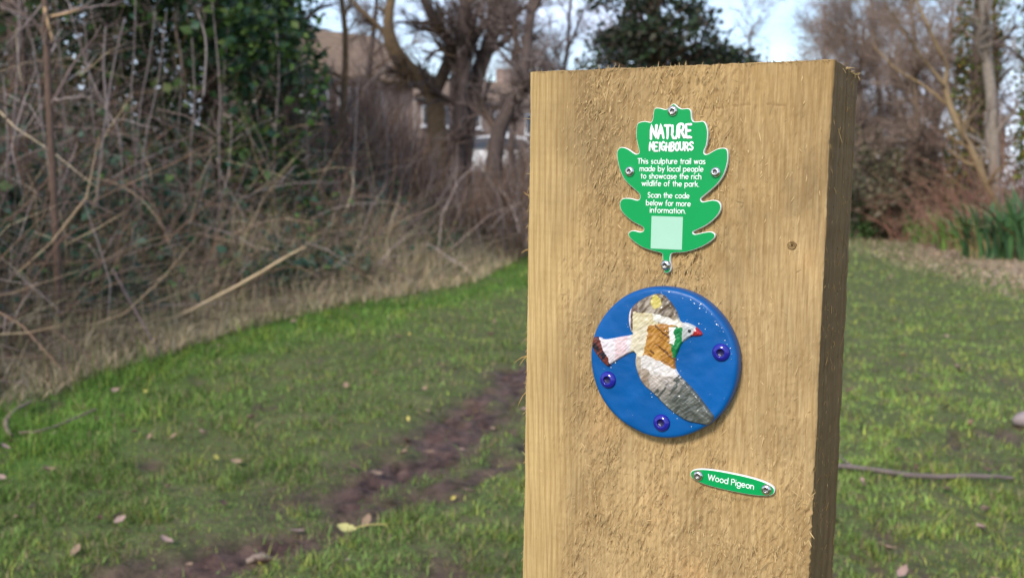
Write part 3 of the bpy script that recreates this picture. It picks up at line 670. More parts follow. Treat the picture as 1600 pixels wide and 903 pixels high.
def ground_z(x, y):
    x = np.asarray(x, float); y = np.asarray(y, float)
    s = xb(y) - x
    z = .10 * np.clip(s - .3, 0, 9) + .05 * np.clip(s + .2, 0, .6)
    z += .05 * np.clip(x - xr(y), 0, 6)
    z += .7 * np.clip((y - 21) / 10, 0, 1) * np.clip((s - .6) / 2, 0, 1)
    far = np.clip((y - 20) / 30, 0, 1); z += far * .25 * (fbm(x * .06 + 5, y * .06, 301) - .4)
    near = np.clip(1.3 - np.abs(y) / 20, 0, 1)
    z += near * .045 * (fbm(x * 1.7, y * 1.7, 211) - .5)
    m = mud_mask(x, y); rough = fbm(x * 22, y * 22, 213, 3) - .5
    z += -.034 * m + .085 * m * rough + .030 * near * (fbm(x * 11, y * 11, 215, 3) - .5)
    return z - ground_z.base
ground_z.base = 0.0
ground_z.base = float(ground_z(np.array([-.2]), np.array([3.5]))[0]) + .012

def build_ground():
    def stretch(lo, hi, step, far, k=1.16):
        a = list(np.arange(lo, hi, step)); s = step
        r = [a[-1]]
        while r[-1] < far: s *= k; r.append(r[-1] + s)
        s = step; l = [a[0]]
        while l[-1] > -far: s *= k; l.append(l[-1] - s)
        return np.array(l[:0:-1] + a + r[1:])
    gx = stretch(-3.2, 3.6, .032, 420); gy = stretch(2.0, 7.0, .034, 420, 1.07)
    X, Y = np.meshgrid(gx, gy); Z = ground_z(X, Y)
    mud = mud_mask(X, Y); s = xb(Y) - X
    litter = np.clip((s + .15 + .5 * (fbm(X * 2, Y * 2, 221) - .5)) / .4, 0, 1)
    r = X - xr(Y) + 1.4 * (fbm(X * .9, Y * .9, 223) - .5); litter = np.maximum(litter, np.clip(r / .5, 0, 1))
    lush = np.clip(1 - np.abs(s + .75 + 1.3 * (fbm(X * 1.1, Y * 1.1, 227) - .5)) / .75, 0, 1)
    col = np.stack([mud, litter, lush], -1).reshape(-1, 3)
    n = len(gx); i = np.arange(len(gy) - 1)[:, None] * n; j = np.arange(n - 1)[None, :]
    F = np.stack([i + j, i + j + 1, i + n + j + 1, i + n + j], -1).reshape(-1, 4)
    m, nt, bs = new_mat('trodden_turf'); ln = nt.links.new
    at_ = N(nt, 'ShaderNodeAttribute', attribute_name='Col'); sc = N(nt, 'ShaderNodeSeparateColor'); ln(at_.outputs['Color'], sc.inputs[0])
    tc = N(nt, 'ShaderNodeTexCoord')
    def noise(scale, det=4, rough=.6):
        no = N(nt, 'ShaderNodeTexNoise'); no.inputs['Scale'].default_value = scale; no.inputs['Detail'].default_value = det; no.inputs['Roughness'].default_value = rough
        ln(tc.outputs['Object'], no.inputs['Vector']); return no.outputs['Fac']
    def mr(src, a, b, c=0., d=1.):
        q = N(nt, 'ShaderNodeMapRange'); q.inputs[1].default_value = a; q.inputs[2].default_value = b; q.inputs[3].default_value = c; q.inputs[4].default_value = d; ln(src, q.inputs[0]); return q.outputs[0]
    def mix(f, a, b):
        mx = N(nt, 'ShaderNodeMix', data_type='RGBA'); ln(f, mx.inputs['Factor'])
        for k, v in (('A', a), ('B', b)):
            if isinstance(v, tuple): mx.inputs[k].default_value = (*v, 1)
            else: ln(v, mx.inputs[k])
        return mx.outputs['Result']
    turf = mix(mr(noise(5, 6, .7), .36, .64), (.050, .068, .022), (.125, .112, .056))
    turf = mix(mr(noise(30), .45, .65), turf, (.095, .145, .036))
    soil = mix(mr(noise(14, 6, .7), .34, .66), (.026, .0145, .012), (.135, .082, .066))
    lit = mix(mr(noise(60, 5, .7), .40, .60), (.135, .092, .062), (.40, .30, .20))
    thatch = noise(120, 3, .7); turf = mix(mr(thatch, .42, .50, .55, 0), turf, (.045, .048, .022)); turf = mix(mr(thatch, .56, .64, 0, .55), turf, (.21, .19, .09)); c = mix(sc.outputs[2], turf, mix(mr(thatch, .4, .6), (.050, .100, .016), (.095, .175, .030))); c = mix(sc.outputs[1], c, lit); c = mix(sc.outputs[0], c, soil)
    ln(c, bs.inputs['Base Color']); ln(mr(sc.outputs[0], 0, 1, .9, .5), bs.inputs['Roughness']); bs.inputs['Specular IOR Level'].default_value = .12
    b = N(nt, 'ShaderNodeBump'); b.inputs['Strength'].default_value = .7; b.inputs['Distance'].default_value = .02; ln(noise(45, 6), b.inputs['Height']); ln(b.outputs[0], bs.inputs['Normal'])
    g = obj('ground', raw_mesh('ground', np.stack([X, Y, Z], -1).reshape(-1, 3), [F], m, col=col)); tag(g, kind='structure')
    g['label'] = 'grassy park path with muddy ruts between thickets'; 
build_ground()

def view_scatter(n, y0, y1, g, margin=1.2):
    """points on the ground, denser where the photograph looks close up"""
    y = 1 / g.uniform(1 / y1, 1 / y0, n); half = y * .53 + margin
    return g.uniform(-1, 1, n) * half, y
def blades(x, y, h, w, col, g, lean=.6, z=None, segs=2):
    n = len(x); z = ground_z(x, y) - .004 if z is None else z
    a = g.uniform(0, 2 * np.pi, n); f = g.uniform(0, 2 * np.pi, n); le = np.abs(g.normal(0, lean, n))
    wx, wy = np.cos(f) * w / 2, np.sin(f) * w / 2
    Vs = []
    ts = np.linspace(0, 1, segs + 1)
    for t in ts[:-1]:
        px = x + np.cos(a) * le * h * t ** 1.6; py = y + np.sin(a) * le * h * t ** 1.6; pz = z + h * (t - .35 * np.minimum(le, 1.2) * t * t)
        k = 1 - .35 * t
        Vs += [np.stack([px - wx * k, py - wy * k, pz], -1), np.stack([px + wx * k, py + wy * k, pz], -1)]
    px = x + np.cos(a) * le * h; py = y + np.sin(a) * le * h; pz = z + h * (1 - .35 * np.minimum(le, 1.2)); Vs.append(np.stack([px, py, pz], -1))
    m = len(Vs); V = np.stack(Vs, 1).reshape(-1, 3); b = np.arange(n)[:, None] * m
    Q = [b + np.array([[2 * k, 2 * k + 1, 2 * k + 3, 2 * k + 2]]) for k in range(segs - 1)]
    T = b + np.array([[2 * segs - 2, 2 * segs - 1, 2 * segs]])
    return V, ([np.concatenate(Q)] if Q else []) + [T], np.repeat(col, m, 0)
def build_grass():
    g = np.random.default_rng(21); x, y = view_scatter(540000, 1.9, 30, g)
    s = xb(y) - x; r = x - xr(y) + 1.4 * (fbm(x * .9, y * .9, 223) - .5)
    mud = mud_mask(x, y); cover = fbm(x * 3.3, y * 3.3, 231); tuft = fbm(x * 9, y * 9, 233, 3)
    lush = np.clip(1 - np.abs(s + .75 + 1.3 * (fbm(x * 1.1, y * 1.1, 227) - .5)) / .8, 0, 1)
    p = np.clip(.34 + 2.6 * (cover - .45) + 2.4 * (tuft - .5) + .8 * lush + .35 * np.clip((y - 5) / 3, 0, 1), .20, 1) * (1 - np.clip(mud * 1.25, 0, .97)) * np.clip(.9 - (s + .1) / .5, 0, 1) * np.clip(.7 - r / .7, 0, 1)
    k = g.random(len(x)) < p; x, y, lush, tuft, cover = x[k], y[k], lush[k], tuft[k], cover[k]; n = len(x)
    grow = np.clip(.55 + 1.5 * (tuft - .35), .4, 1.6) * (1 + .9 * lush)
    h = g.gamma(6, .0046, n) * grow * (1 + y / 30); w = g.uniform(.0022, .0042, n) * np.sqrt(np.maximum(y, 3) / 3) * np.where(y > 4.3, 1.7, 1)
    L1 = lush[:, None]; c = np.array([.142, .222, .056])[None] * (1 - L1) + np.array([.118, .212, .042])[None] * L1
    pale_tint = np.clip((x - .9) / .8, 0, 1) * np.clip((fbm(x * .8, y * .5, 243) - .25) * 2.5, 0, 1); c = c * (1 + pale_tint[:, None] * np.array([.50, .40, .25]))  # blades paler and slightly yellower in patches towards the right
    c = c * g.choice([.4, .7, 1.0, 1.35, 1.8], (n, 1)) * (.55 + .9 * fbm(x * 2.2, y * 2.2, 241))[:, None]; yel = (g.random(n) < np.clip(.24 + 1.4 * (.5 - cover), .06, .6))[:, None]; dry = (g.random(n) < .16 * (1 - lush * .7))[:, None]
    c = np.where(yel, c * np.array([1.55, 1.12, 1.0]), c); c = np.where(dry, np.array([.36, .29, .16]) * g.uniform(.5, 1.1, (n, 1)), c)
    near = y < 4.3
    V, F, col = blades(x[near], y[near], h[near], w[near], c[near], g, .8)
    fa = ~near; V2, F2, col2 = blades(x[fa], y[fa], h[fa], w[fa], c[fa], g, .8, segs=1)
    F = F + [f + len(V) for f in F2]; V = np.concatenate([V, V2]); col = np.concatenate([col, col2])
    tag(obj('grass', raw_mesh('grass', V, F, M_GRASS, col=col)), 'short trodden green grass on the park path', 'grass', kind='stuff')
build_grass()

# ================================================================ FOLIAGE TOOLS
def leaf_cloud(P, size, col, g, up=.5, droop=0.0):
    """folded two-quad leaves at points P"""
    n = len(P); nr = g.normal(0, 1, (n, 3)); nr[:, 2] = np.abs(nr[:, 2]) * (1 + up * 2); nr /= np.linalg.norm(nr, axis=1, keepdims=True)
    d = g.normal(0, 1, (n, 3)); d[:, 2] -= droop; d -= nr * np.sum(d * nr, 1, keepdims=True); d /= np.linalg.norm(d, axis=1, keepdims=True) + 1e-9
    e = np.cross(nr, d); L = (size * g.uniform(.6, 1.35, n))[:, None]; w = L * g.uniform(.28, .42, (n, 1))
    fold = nr * w * .35
    V = np.stack([P, P + d * L * .45 + e * w + fold, P + d * L - nr * L * .12, P + d * L * .45 - e * w + fold, P + d * L * .5], 1).reshape(-1, 3)
    b = np.arange(n)[:, None] * 5
    T = np.concatenate([b + np.array([[0, 1, 4]]), b + np.array([[1, 2, 4]]), b + np.array([[2, 3, 4]]), b + np.array([[3, 0, 4]])])
    return V, [T], np.repeat(col, 5, 0)
def pick(g, n, pal, v=(.65, 1.3)):
    pal = np.array(pal); return pal[g.integers(len(pal), size=n)] * g.uniform(v[0], v[1], (n, 1))
def unit(v): return v / (np.linalg.norm(v) + 1e-12)
RMIN = [.0016]
def grow(out, p, d, L, r, lev, g, wander=.16, up=.05, nch=5, ang=(.45, 1.0), ratio=(.4, .7), seg=.22, start=.25, taper=.75):
    n = max(3 if lev else 2, int(L / seg)); pts = [np.array(p, float)]; d = unit(np.array(d, float)); ds = [d]
    for i in range(n):
        d = unit(d + g.normal(0, wander, 3) + np.array([0, 0, up])); pts.append(pts[-1] + d * L / n); ds.append(d)
    rad = r * (1 - taper * np.linspace(0, 1, n + 1)); out.append((np.array(pts), rad, lev))
    if lev > 0: sprout(out, np.array(pts), rad, lev, g, L, nch, wander, up, ang, ratio, seg, start, taper)
def sprout(out, pts, rad, lev, g, L, nch, wander=.16, up=.05, ang=(.45, 1.0), ratio=(.4, .7), seg=.22, start=.25, taper=.75):
    n = len(pts) - 1
    for k in range(nch):
        f = g.uniform(start, 1) * n; i = min(int(f), n - 1); q = pts[i] + (pts[i + 1] - pts[i]) * (f - i); t = unit(pts[i + 1] - pts[i])
        a = g.uniform(*ang); s = g.normal(0, 1, 3); s = unit(s - t * (s @ t)); cd = unit(t * math.cos(a) + s * math.sin(a))
        grow(out, q, cd, L * g.uniform(*ratio), max(rad[i] * g.uniform(.4, .65), RMIN[0]), lev - 1, g, wander * 1.15, up, nch, ang, ratio, seg * .8, start, taper)
def tree_things(name, label, lines, g, cbark, ctwig, thick=.018, group=None, cat='tree', leaves=None, spl_sides=(7, 3), loc=None):
    """trunk from the thick lines, crown from the thin ones; parented to an Empty at the foot"""
    foot = np.array(lines[0][0][0]) if loc is None else np.array(loc)
    t = empty(name, label, cat, Matrix.Translation(foot), group)
    big = [(p - foot, r) for p, r, l in lines if r[0] >= thick]; small = [(p - foot, r) for p, r, l in lines if r[0] < thick]
    if big:
        V, F, c = tubes(big, spl_sides[0], pick(g, len(big), cbark, (.8, 1.2))); obj('trunk', raw_mesh('trunk', V, F, M_BARK, col=c), t)
    if small:
        V, F, c = tubes(small, spl_sides[1], pick(g, len(small), ctwig, (.7, 1.3))); obj('crown', raw_mesh('crown', V, F, M_TWIG, col=c), t)
    if leaves is not None:
        P, size, pal, up = leaves; V, F, c = leaf_cloud(P - foot, size, pick(g, len(P), pal), g, up); obj('leaves', raw_mesh('leaves', V, F, M_LEAF, col=c), t)
    return t
def smooth_line(P, rad, sub=5):
    P = np.asarray(P, float); t = np.linspace(0, len(P) - 1, (len(P) - 1) * sub + 1); i = np.minimum(t.astype(int), len(P) - 2); f = (t - i)[:, None]
    Q = np.concatenate([[2 * P[0] - P[1]], P, [2 * P[-1] - P[-2]]]); p0, p1, p2, p3 = Q[i], Q[i + 1], Q[i + 2], Q[i + 3]
    pts = .5 * (2 * p1 + (p2 - p0) * f + (2 * p0 - 5 * p1 + 4 * p2 - p3) * f ** 2 + (3 * p1 - p0 - 3 * p2 + p3) * f ** 3)
    return pts, np.interp(t, np.arange(len(P)), rad)
def to_ground(p):
    q = np.array(p, float); q[2] = ground_z(q[0], q[1]) - .05; return q

MAUVE = [(.175, .128, .115), (.225, .165, .142), (.125, .090, .080), (.31, .255, .235)]
BROWN = [(.160, .098, .066), (.205, .128, .084), (.115, .070, .052)]
TAN = [(.42, .33, .205), (.50, .405, .265), (.36, .27, .17), (.30, .22, .145)]
GREEN_D = [(.024, .060, .034), (.034, .082, .044), (.018, .042, .026), (.045, .095, .050)]
IVY = [(.026, .060, .018), (.045, .094, .022), (.068, .125, .028), (.018, .038, .014)]

# ================================================================ BUILDINGS AND STREET BEHIND THE THICKET
def box(V, F, x0, x1, y0, y1, z0, z1):
    b = len(V); V += [(x0, y0, z0), (x1, y0, z0), (x1, y1, z0), (x0, y1, z0), (x0, y0, z1), (x1, y0, z1), (x1, y1, z1), (x0, y1, z1)]
    F += [(b, b + 1, b + 5, b + 4), (b + 1, b + 2, b + 6, b + 5), (b + 2, b + 3, b + 7, b + 6), (b + 3, b, b + 4, b + 7), (b + 4, b + 5, b + 6, b + 7), (b + 3, b + 2, b + 1, b)]
def part_box(name, parent, mat, *b):
    V, F = [], []; box(V, F, *b); return obj(name, raw_mesh(name, V, F, mat, smooth=False), parent)
def brick_mat(name, c1, c2, mort, scale):
    m, nt, bs = new_mat(name); bs.inputs['Roughness'].default_value = .85
    tc = N(nt, 'ShaderNodeTexCoord'); mp = N(nt, 'ShaderNodeMapping'); mp.inputs['Rotation'].default_value = (R(90), 0, 0); br = N(nt, 'ShaderNodeTexBrick')
    br.inputs['Color1'].default_value = (*c1, 1); br.inputs['Color2'].default_value = (*c2, 1); br.inputs['Mortar'].default_value = (*mort, 1); br.inputs['Scale'].default_value = scale
    nt.links.new(tc.outputs['Object'], mp.inputs[0]); nt.links.new(mp.outputs[0], br.inputs['Vector']); nt.links.new(br.outputs['Color'], bs.inputs['Base Color']); return m
M_BRICK = brick_mat('house_brick', (.21, .135, .105), (.27, .18, .14), (.28, .25, .23), 2.2)
M_TILE = plain('roof_tile', (.165, .108, .068), .85, var=.55, scale=2.6, bump=.4)
M_PVC = plain('white_window_frame', (.78, .78, .78), .4); M_GLASS = plain('window_glass', (.05, .06, .075), .08, spec=.6); M_GUTTER = plain('gutter', (.05, .045, .045), .5)
def house(label, loc, rz, w, dpt, eave, ridge, wins, over=.35, chimney=True):
    t = empty('brick_house', label, 'house', Matrix.Translation(loc) @ Matrix.Rotation(rz, 4, 'Z'), None)
    V = [(0, 0, 0), (w, 0, 0), (w, dpt, 0), (0, dpt, 0), (0, 0, eave), (w, 0, eave), (w, dpt, eave), (0, dpt, eave), (0, dpt / 2, ridge), (w, dpt / 2, ridge)]
    F = [(0, 1, 5, 4), (1, 2, 6, 9, 5), (2, 3, 7, 6), (3, 0, 4, 8, 7)]; obj('wall', raw_mesh('wall', V, F, M_BRICK, smooth=False), t)
    sl = (ridge - eave) / (dpt / 2); y0, z0 = -over, eave - sl * over; th = .16; o = .3
    V = []; F = []
    for sgn in (0, 1):
        ya = y0 if not sgn else dpt - y0; b = len(V)
        V += [(-o, ya, z0 + .02), (w + o, ya, z0 + .02), (w + o, dpt / 2, ridge + .02), (-o, dpt / 2, ridge + .02), (-o, ya, z0 + th), (w + o, ya, z0 + th), (w + o, dpt / 2, ridge + th), (-o, dpt / 2, ridge + th)]
        F += [(b, b + 1, b + 2, b + 3), (b + 4, b + 7, b + 6, b + 5), (b, b + 4, b + 5, b + 1), (b + 1, b + 5, b + 6, b + 2), (b, b + 3, b + 7, b + 4)]
    rf = obj('roof', raw_mesh('roof', V, F, M_TILE, smooth=False), t)
    Vc, Fc = [], []; chimney and box(Vc, Fc, w * .72, w * .72 + .7, dpt / 2 - .35, dpt / 2 + .35, ridge - .4, ridge + .9); ch = obj('chimney', raw_mesh('chimney', Vc, Fc, M_BRICK, smooth=False), rf) if chimney else None
    part_box('gutter', t, M_GUTTER, -o, w + o, -over - .1, -over + .02, z0 - .08, z0 + .04)
    for (x, z, ww, hh) in wins:
        Vw, Fw = [], []; f = .07
        box(Vw, Fw, x, x + ww, -.05, .06, z, z + f); box(Vw, Fw, x, x + ww, -.05, .06, z + hh - f, z + hh); box(Vw, Fw, x, x + f, -.048, .06, z + f, z + hh - f); box(Vw, Fw, x + ww - f, x + ww, -.048, .06, z + f, z + hh - f); box(Vw, Fw, x + ww / 2 - f / 2, x + ww / 2 + f / 2, -.046, .06, z + f, z + hh - f)
        wi = obj('window', raw_mesh('window', Vw, Fw, M_PVC, smooth=False), t)
        Vp, Fp = [], []; box(Vp, Fp, x + f * .5, x + ww - f * .5, -.02, .03, z + f * .5, z + hh - f * .5); obj('pane', raw_mesh('pane', Vp, Fp, M_GLASS, smooth=False), wi)
        Vs, Fs = [], []; box(Vs, Fs, x - .08, x + ww + .08, -.14, -.001, z - .1, z - .003); obj('sill', raw_mesh('sill', Vs, Fs, M_PVC, smooth=False), wi)
    return t
def base_at(px, dist):
    p = at(px, 300, dist); p[2] = ground_z(p[0], p[1]); return p
p = base_at(455, 37); q = base_at(645, 40)
house('brick house with an orange brown tiled roof behind the thicket', (p[0], p[1], p[2]), math.atan2(q[1] - p[1], q[0] - p[0]), float(np.linalg.norm((q - p)[:2])), 7.5, 3.25, 5.25, [(.4, 1.75, 1.1, 1.1), (1.9, 1.6, .9, 1.25), (2.95, 1.6, .8, 1.15)], chimney=False)
p = base_at(650, 50); q = base_at(905, 56)
house('farther brick house with a low roof seen between the tree trunks', (p[0], p[1], p[2]), math.atan2(q[1] - p[1], q[0] - p[0]), float(np.linalg.norm((q - p)[:2])), 7.5, 3.5, 4.8, [(.3, 2.1, 1.7, 1.0), (2.6, 2.1, 1.2, 1.0), (4.6, 1.9, 1.2, 1.1), (6.6, 1.9, 1.2, 1.1)])

def build_car(label, loc, rz):
    t = empty('parked_car', label, 'car', Matrix.Translation(loc) @ Matrix.Rotation(rz, 4, 'Z'))
    M_CAR = plain('white_car_paint', (.78, .79, .80), .2, coat=.6, var=.03); M_TYRE = plain('tyre', (.02, .02, .02), .8); M_RIM = plain('rim', (.5, .5, .5), .3, metal=1); M_LAMP = plain('headlight_glass', (.7, .72, .75), .1)
    prof = [(-2.0, .35), (-2.1, .6), (-2.05, .88), (-1.2, 1.0), (-.55, 1.42), (.2, 1.50), (1.1, 1.46), (1.75, 1.05), (2.0, 1.0), (2.08, .6), (2.0, .35)]
    V, F = [], []; n = len(prof)
    for y in (-.86, -.80, .80, .86):
        for x, z in prof:
            ins = abs(y) > .83; k = (.93 if not ins else 1); hw = y * (1 - .20 * max(0, (z - .95)) / .55)
            V.append((x, hw, z if not (ins and z > 1.3) else z - .04))
    for r in range(3):
        for k in range(n - 1): F.append((r * n + k, r * n + k + 1, (r + 1) * n + k + 1, (r + 1) * n + k))
        F.append((r * n + n - 1, r * n, (r + 1) * n, (r + 1) * n + n - 1))
    F += [tuple(reversed(range(n))), tuple(3 * n + k for k in range(n))]
    obj('body', raw_mesh('body', V, F, M_CAR, smooth=False), t)
    for sy in (-1, 1):
        P = [(-1.0, 1.06), (-.5, 1.38), (.15, 1.43), (.15, 1.06)]; P2 = [(.22, 1.06), (.22, 1.43), (1.05, 1.38), (1.5, 1.08)]
        for pp in (P, P2):
            V = [(x, sy * (.868 * (1 - .20 * max(0, z - .95) / .55) + e), z) for e in (0.004, .012) for x, z in pp]
            F = [(0, 1, 2, 3), (7, 6, 5, 4)] + [(k, (k + 1) % 4, 4 + (k + 1) % 4, 4 + k) for k in range(4)]; obj('side_window', raw_mesh('side_window', V, F, M_GLASS, smooth=False), t)
        for x in (-1.3, 1.3):
            Vt, Ft = lathe([(.18, -.1), (.30, -.1), (.32, -.06), (.32, .06), (.30, .1), (.18, .1)], 20); tyre = obj('wheel', raw_mesh('wheel', Vt, Ft, M_TYRE), t); tyre.location = (x, sy * .80, .32); tyre.rotation_euler = (math.pi / 2, 0, 0)
            Vr, Fr = lathe([(.19, -.07), (.19, .07), (.1, .08), (.02, .05)], 16); obj('rim', raw_mesh('rim', Vr, Fr, M_RIM), tyre)
        Vl, Fl = [], []; box(Vl, Fl, -2.13, -2.0, sy * .62 - .16, sy * .62 + .16, .68, .84); obj('headlight', raw_mesh('headlight', Vl, Fl, M_LAMP, smooth=False), t)
    V = [(-1.17, y, 1.045) for y in (-.72, .72)] + [(-.60, y, 1.425) for y in (.62, -.62)]; V += [(x - .012, y, z + .012) for x, y, z in V]
    obj('windscreen', raw_mesh('windscreen', V, [(0, 1, 2, 3), (7, 6, 5, 4), (0, 4, 5, 1), (1, 5, 6, 2), (2, 6, 7, 3), (3, 7, 4, 0)], M_GLASS, smooth=False), t)
p = at(762, 250, 33); p[2] = 1.03
p[2] = ground_z(p[0], p[1])
build_car('white car parked in front of the farther brick house', p, R(8))

# ================================================================ TREES
G = np.random.default_rng(101)
def limb(pix, dist, rad, spread=0.0, foot=False):
    """a limb from photograph positions at one distance, with some depth of its own"""
    ph = G.uniform(0, 6); P = []
    for k, (x, y) in enumerate(pix): P.append(at(x, y, dist + spread * k / max(1, len(pix) - 1) + .12 * math.sin(ph + k)))
    if foot: P = [to_ground((P[0][0] + .08, P[0][1], 0))] + P; rad = [rad[0] * 1.35] + list(rad)
    return smooth_line(P, rad)
def limb_tree(name, label, limbs, cb, ct, nch=10, lev=3, L=1.8, twig=.018, group=None, up=.04, extend=2.2, ratio=(.4, .7), seg=.2):
    lines = []; RMIN[0] = .0035
    for (pix, d, rad, sp, ft) in limbs:
        p, r = limb(pix, d, rad, sp, ft); lines.append((p, r, 9))
        if extend and pix[-1][1] < 30: grow(lines, p[-1], p[-1] - p[-3] + np.array([0, 0, .2]), extend, r[-1], 2, G, nch=5, up=.06)
        m = len(p) // 3
        sprout(lines, p[m:], r[m:], lev, G, L, nch, up=up, ratio=ratio, seg=seg, start=0.0)
    RMIN[0] = .0016
    return tree_things(name, label, lines, G, cb, ct, thick=twig, group=group)
OCHRE = [(.150, .100, .056), (.18, .118, .062), (.12, .082, .055)]; DARKB = [(.090, .064, .054), (.11, .078, .062), (.075, .056, .05)]
limb_tree('bare_tree', 'forked bare tree with ochre brown limbs in front of the brick house', [
    ([(690, 300), (684, 220), (678, 150), (655, 122), (634, 103), (613, 71), (607, 35), (612, -5)], 16, [.19, .17, .15, .15, .14, .12, .085, .07], .3, True),
    ([(678, 148), (690, 122), (703, 92), (705, 78), (696, 55), (677, 28), (660, -5)], 16.1, [.11, .10, .105, .10, .09, .075, .06], -.5, False),
    ([(628, 95), (606, 62), (590, 40), (560, 12), (545, -10)], 16.2, [.06, .045, .04, .03, .025], .4, False)], OCHRE, DARKB + MAUVE, nch=8, lev=3, L=1.25, group=None)
limb_tree('bare_tree', 'clump of dark upright bare stems beside the forked tree', [
    ([(712, 300), (713, 250), (719, 170), (723, 106), (723, 64), (727, -5)], 15.5, [.14, .13, .11, .10, .095, .085], .2, True),
    ([(716, 240), (722, 150), (735, 90), (742, 62), (762, 34), (775, -5)], 15.6, [.07, .065, .055, .055, .05, .045], .3, False),
    ([(722, 300), (732, 190), (747, 118), (766, 66), (776, 30), (784, -10)], 15.9, [.15, .14, .125, .12, .115, .10], .2, True),
    ([(752, 106), (742, 70), (735, 30), (733, -5)], 16, [.04, .035, .03, .025], .2, False)], DARKB, DARKB + MAUVE, nch=8, lev=3, L=1.2)
limb_tree('bare_tree', 'leaning dark bare tree nearest the timber post edge', [
    ([(770, 300), (778, 215), (801, 160), (818, 120), (826, 53), (834, -5)], 14.5, [.13, .12, .10, .09, .075, .065], .2, True),
    ([(800, 165), (806, 110), (804, 55), (797, -5)], 14.6, [.035, .03, .026, .02], .4, False)], DARKB, DARKB + MAUVE, nch=9, lev=3, L=1.35)
limb_tree('bare_tree', 'slim pale bare tree between the ivy trees and the forked tree', [
    ([(520, 310), (528, 230), (538, 140), (540, 60), (534, 0)], 13.5, [.05, .048, .045, .04, .035], .1, True)], OCHRE, MAUVE, nch=5, lev=2, L=.9)
# distant twiggy tops that lace the sky over the houses and behind the post
def round_tree(name, label, px, dist, h, r, nch, L, cb, ct, lev=3, group=None, first=.3, up=.05, wander=.13, seg=.55):
    f = base_at(px, dist); lines = []
    n = 9; pts = [f]
    for k in range(n): pts.append(pts[-1] + np.array([G.normal(0, .07), G.normal(0, .07), h / n]))
    p, rd = smooth_line(pts, r * (1 - .8 * np.linspace(0, 1, n + 1)), 2); lines.append((p, rd, 9))
    RMIN[0] = .00024 * dist; m = int(len(p) * first); sprout(lines, p[m:], rd[m:], lev, G, L, nch, wander, up, (.5, 1.15), (.4, .68), seg, 0.0); RMIN[0] = .0016
    return tree_things(name, label, lines, G, cb, ct, thick=.03, group=group)
GT = 'bare winter trees lacing the sky behind'
TL = 'bare grey brown winter tree with fine twigs against the sky'
for px, d, h, L, nc, TL in ((575, 30, 7.5, 2.6, 12, 'bare fine twigged tree rising over the brick house roof'), (700, 34, 8, 2.8, 12, 'bare fine twigged tree seen through the fork of the ochre tree'), (800, 27, 7, 2.6, 13, 'bare fine twigged tree behind the leaning dark tree'), (880, 30, 7.5, 3.0, 14, 'bare fine twigged tree between the leaning dark tree and the evergreen'), (960, 38, 8, 3.0, 11, 'bare tree hidden behind the dark evergreen'), (1170, 44, 7.5, 3.0, 10, 'far bare tree showing thin twigs beside the evergreen')):
    round_tree('bare_tree', TL, px, d, h, .13, nc, L, DARKB, MAUVE, 3, GT, .25)
# dark evergreen above the post
def evergreen():
    f = base_at(1015, 26); lines = [(np.array([f, f + [.1, 0, 2.5], f + [0, .1, 5], f + [.1, 0, 7.4]]), np.array([.22, .18, .12, .05]), 9)]
    P, tw = [], []
    for cx, cz, rx, rz, n in ((-.35, 6.0, 1.35, 1.9, 3600), (.35, 4.6, 1.6, 1.0, 2800), (1.55, 4.15, .95, .65, 1300), (-.7, 4.2, 1.2, .8, 1500), (.1, 3.0, 1.5, 1.0, 1600), (2.0, 3.9, .5, .45, 420)):
        k = 34 * n // 1600; cl = G.normal(0, .55, (k, 3)); cl = cl / np.maximum(1, np.linalg.norm(cl, axis=1, keepdims=True)) * np.array([rx, rx, rz]) + np.array([cx, 0, cz])
        q = cl[G.integers(k, size=n)] + G.normal(0, .16, (n, 3)) * np.array([1.2, 1.2, .8]); P.append(q)
        for c in cl: tw.append((np.array([f + [0, 0, max(2, c[2] - .9)], f + c * [.5, .5, 1] - [0, 0, .3], f + c]), np.array([.03, .02, .006]), 0))
    P = np.concatenate(P) + f
    tree_things('evergreen_tree', 'dense dark green evergreen tree rising behind the timber post', lines + tw, G, BROWN, BROWN, .04, None, leaves=(P, .15, [(.030, .050, .028), (.040, .068, .030), (.055, .056, .034), (.020, .030, .020), (.065, .052, .040)], .1))
evergreen()

def ivy_tree(px, dist, h, r, label, n, pal, lean=0.0, crown=0.5, trunk=.10, group=None, sz=.085, z0=.4, name='ivy_tree'):
    f = base_at(px, dist); top = f + np.array([lean, 0, h]); p, rd = smooth_line([f, f * .65 + top * .35 + [.05, 0, 0], f * .3 + top * .7 - [.04, 0, 0], top], [trunk, trunk * .85, trunk * .65, trunk * .35]); lines = [(p, rd, 9)]
    sprout(lines, p[5:], rd[5:], 2, G, 1.6, 12, ratio=(.35, .6), start=0.)
    t = G.uniform(z0 / h, 1, n); ctr = f + (top - f) * t[:, None]; a = G.uniform(0, 2 * np.pi, n)
    lump = .55 + .9 * fbm(a * 1.2 + 3, t * h * 1.4, int(px)); rr = r * lump * np.sqrt(G.uniform(.25, 1, n)) * (.7 + crown * t)
    P = ctr + np.stack([np.cos(a) * rr, np.sin(a) * rr, G.normal(0, .12, n)], -1)
    return tree_things(name, label, lines, G, DARKB, MAUVE, .02, group, leaves=(P, sz, pal, .3))
ivy_tree(150, 10.5, 5.5, .62, 'dark ivy covered tree behind the brown sapling', 4200, IVY, .2, .6)
ivy_tree(318, 12.0, 6.0, .75, 'broad ivy covered tree with yellow green leaves at the thicket back', 5200, IVY + [(.075, .120, .025), (.10, .125, .03)], .3, .5, .14)
ivy_tree(222, 12.6, 6.0, .80, 'ivy covered tree standing between the dark and the broad ivy trees', 4800, IVY + [(.075, .120, .025)], .1, .5, .12)
ivy_tree(448, 13.0, 6.0, .50, 'narrow dark ivy covered trunk beside the brick house', 3600, IVY, -.1, .5, .17)
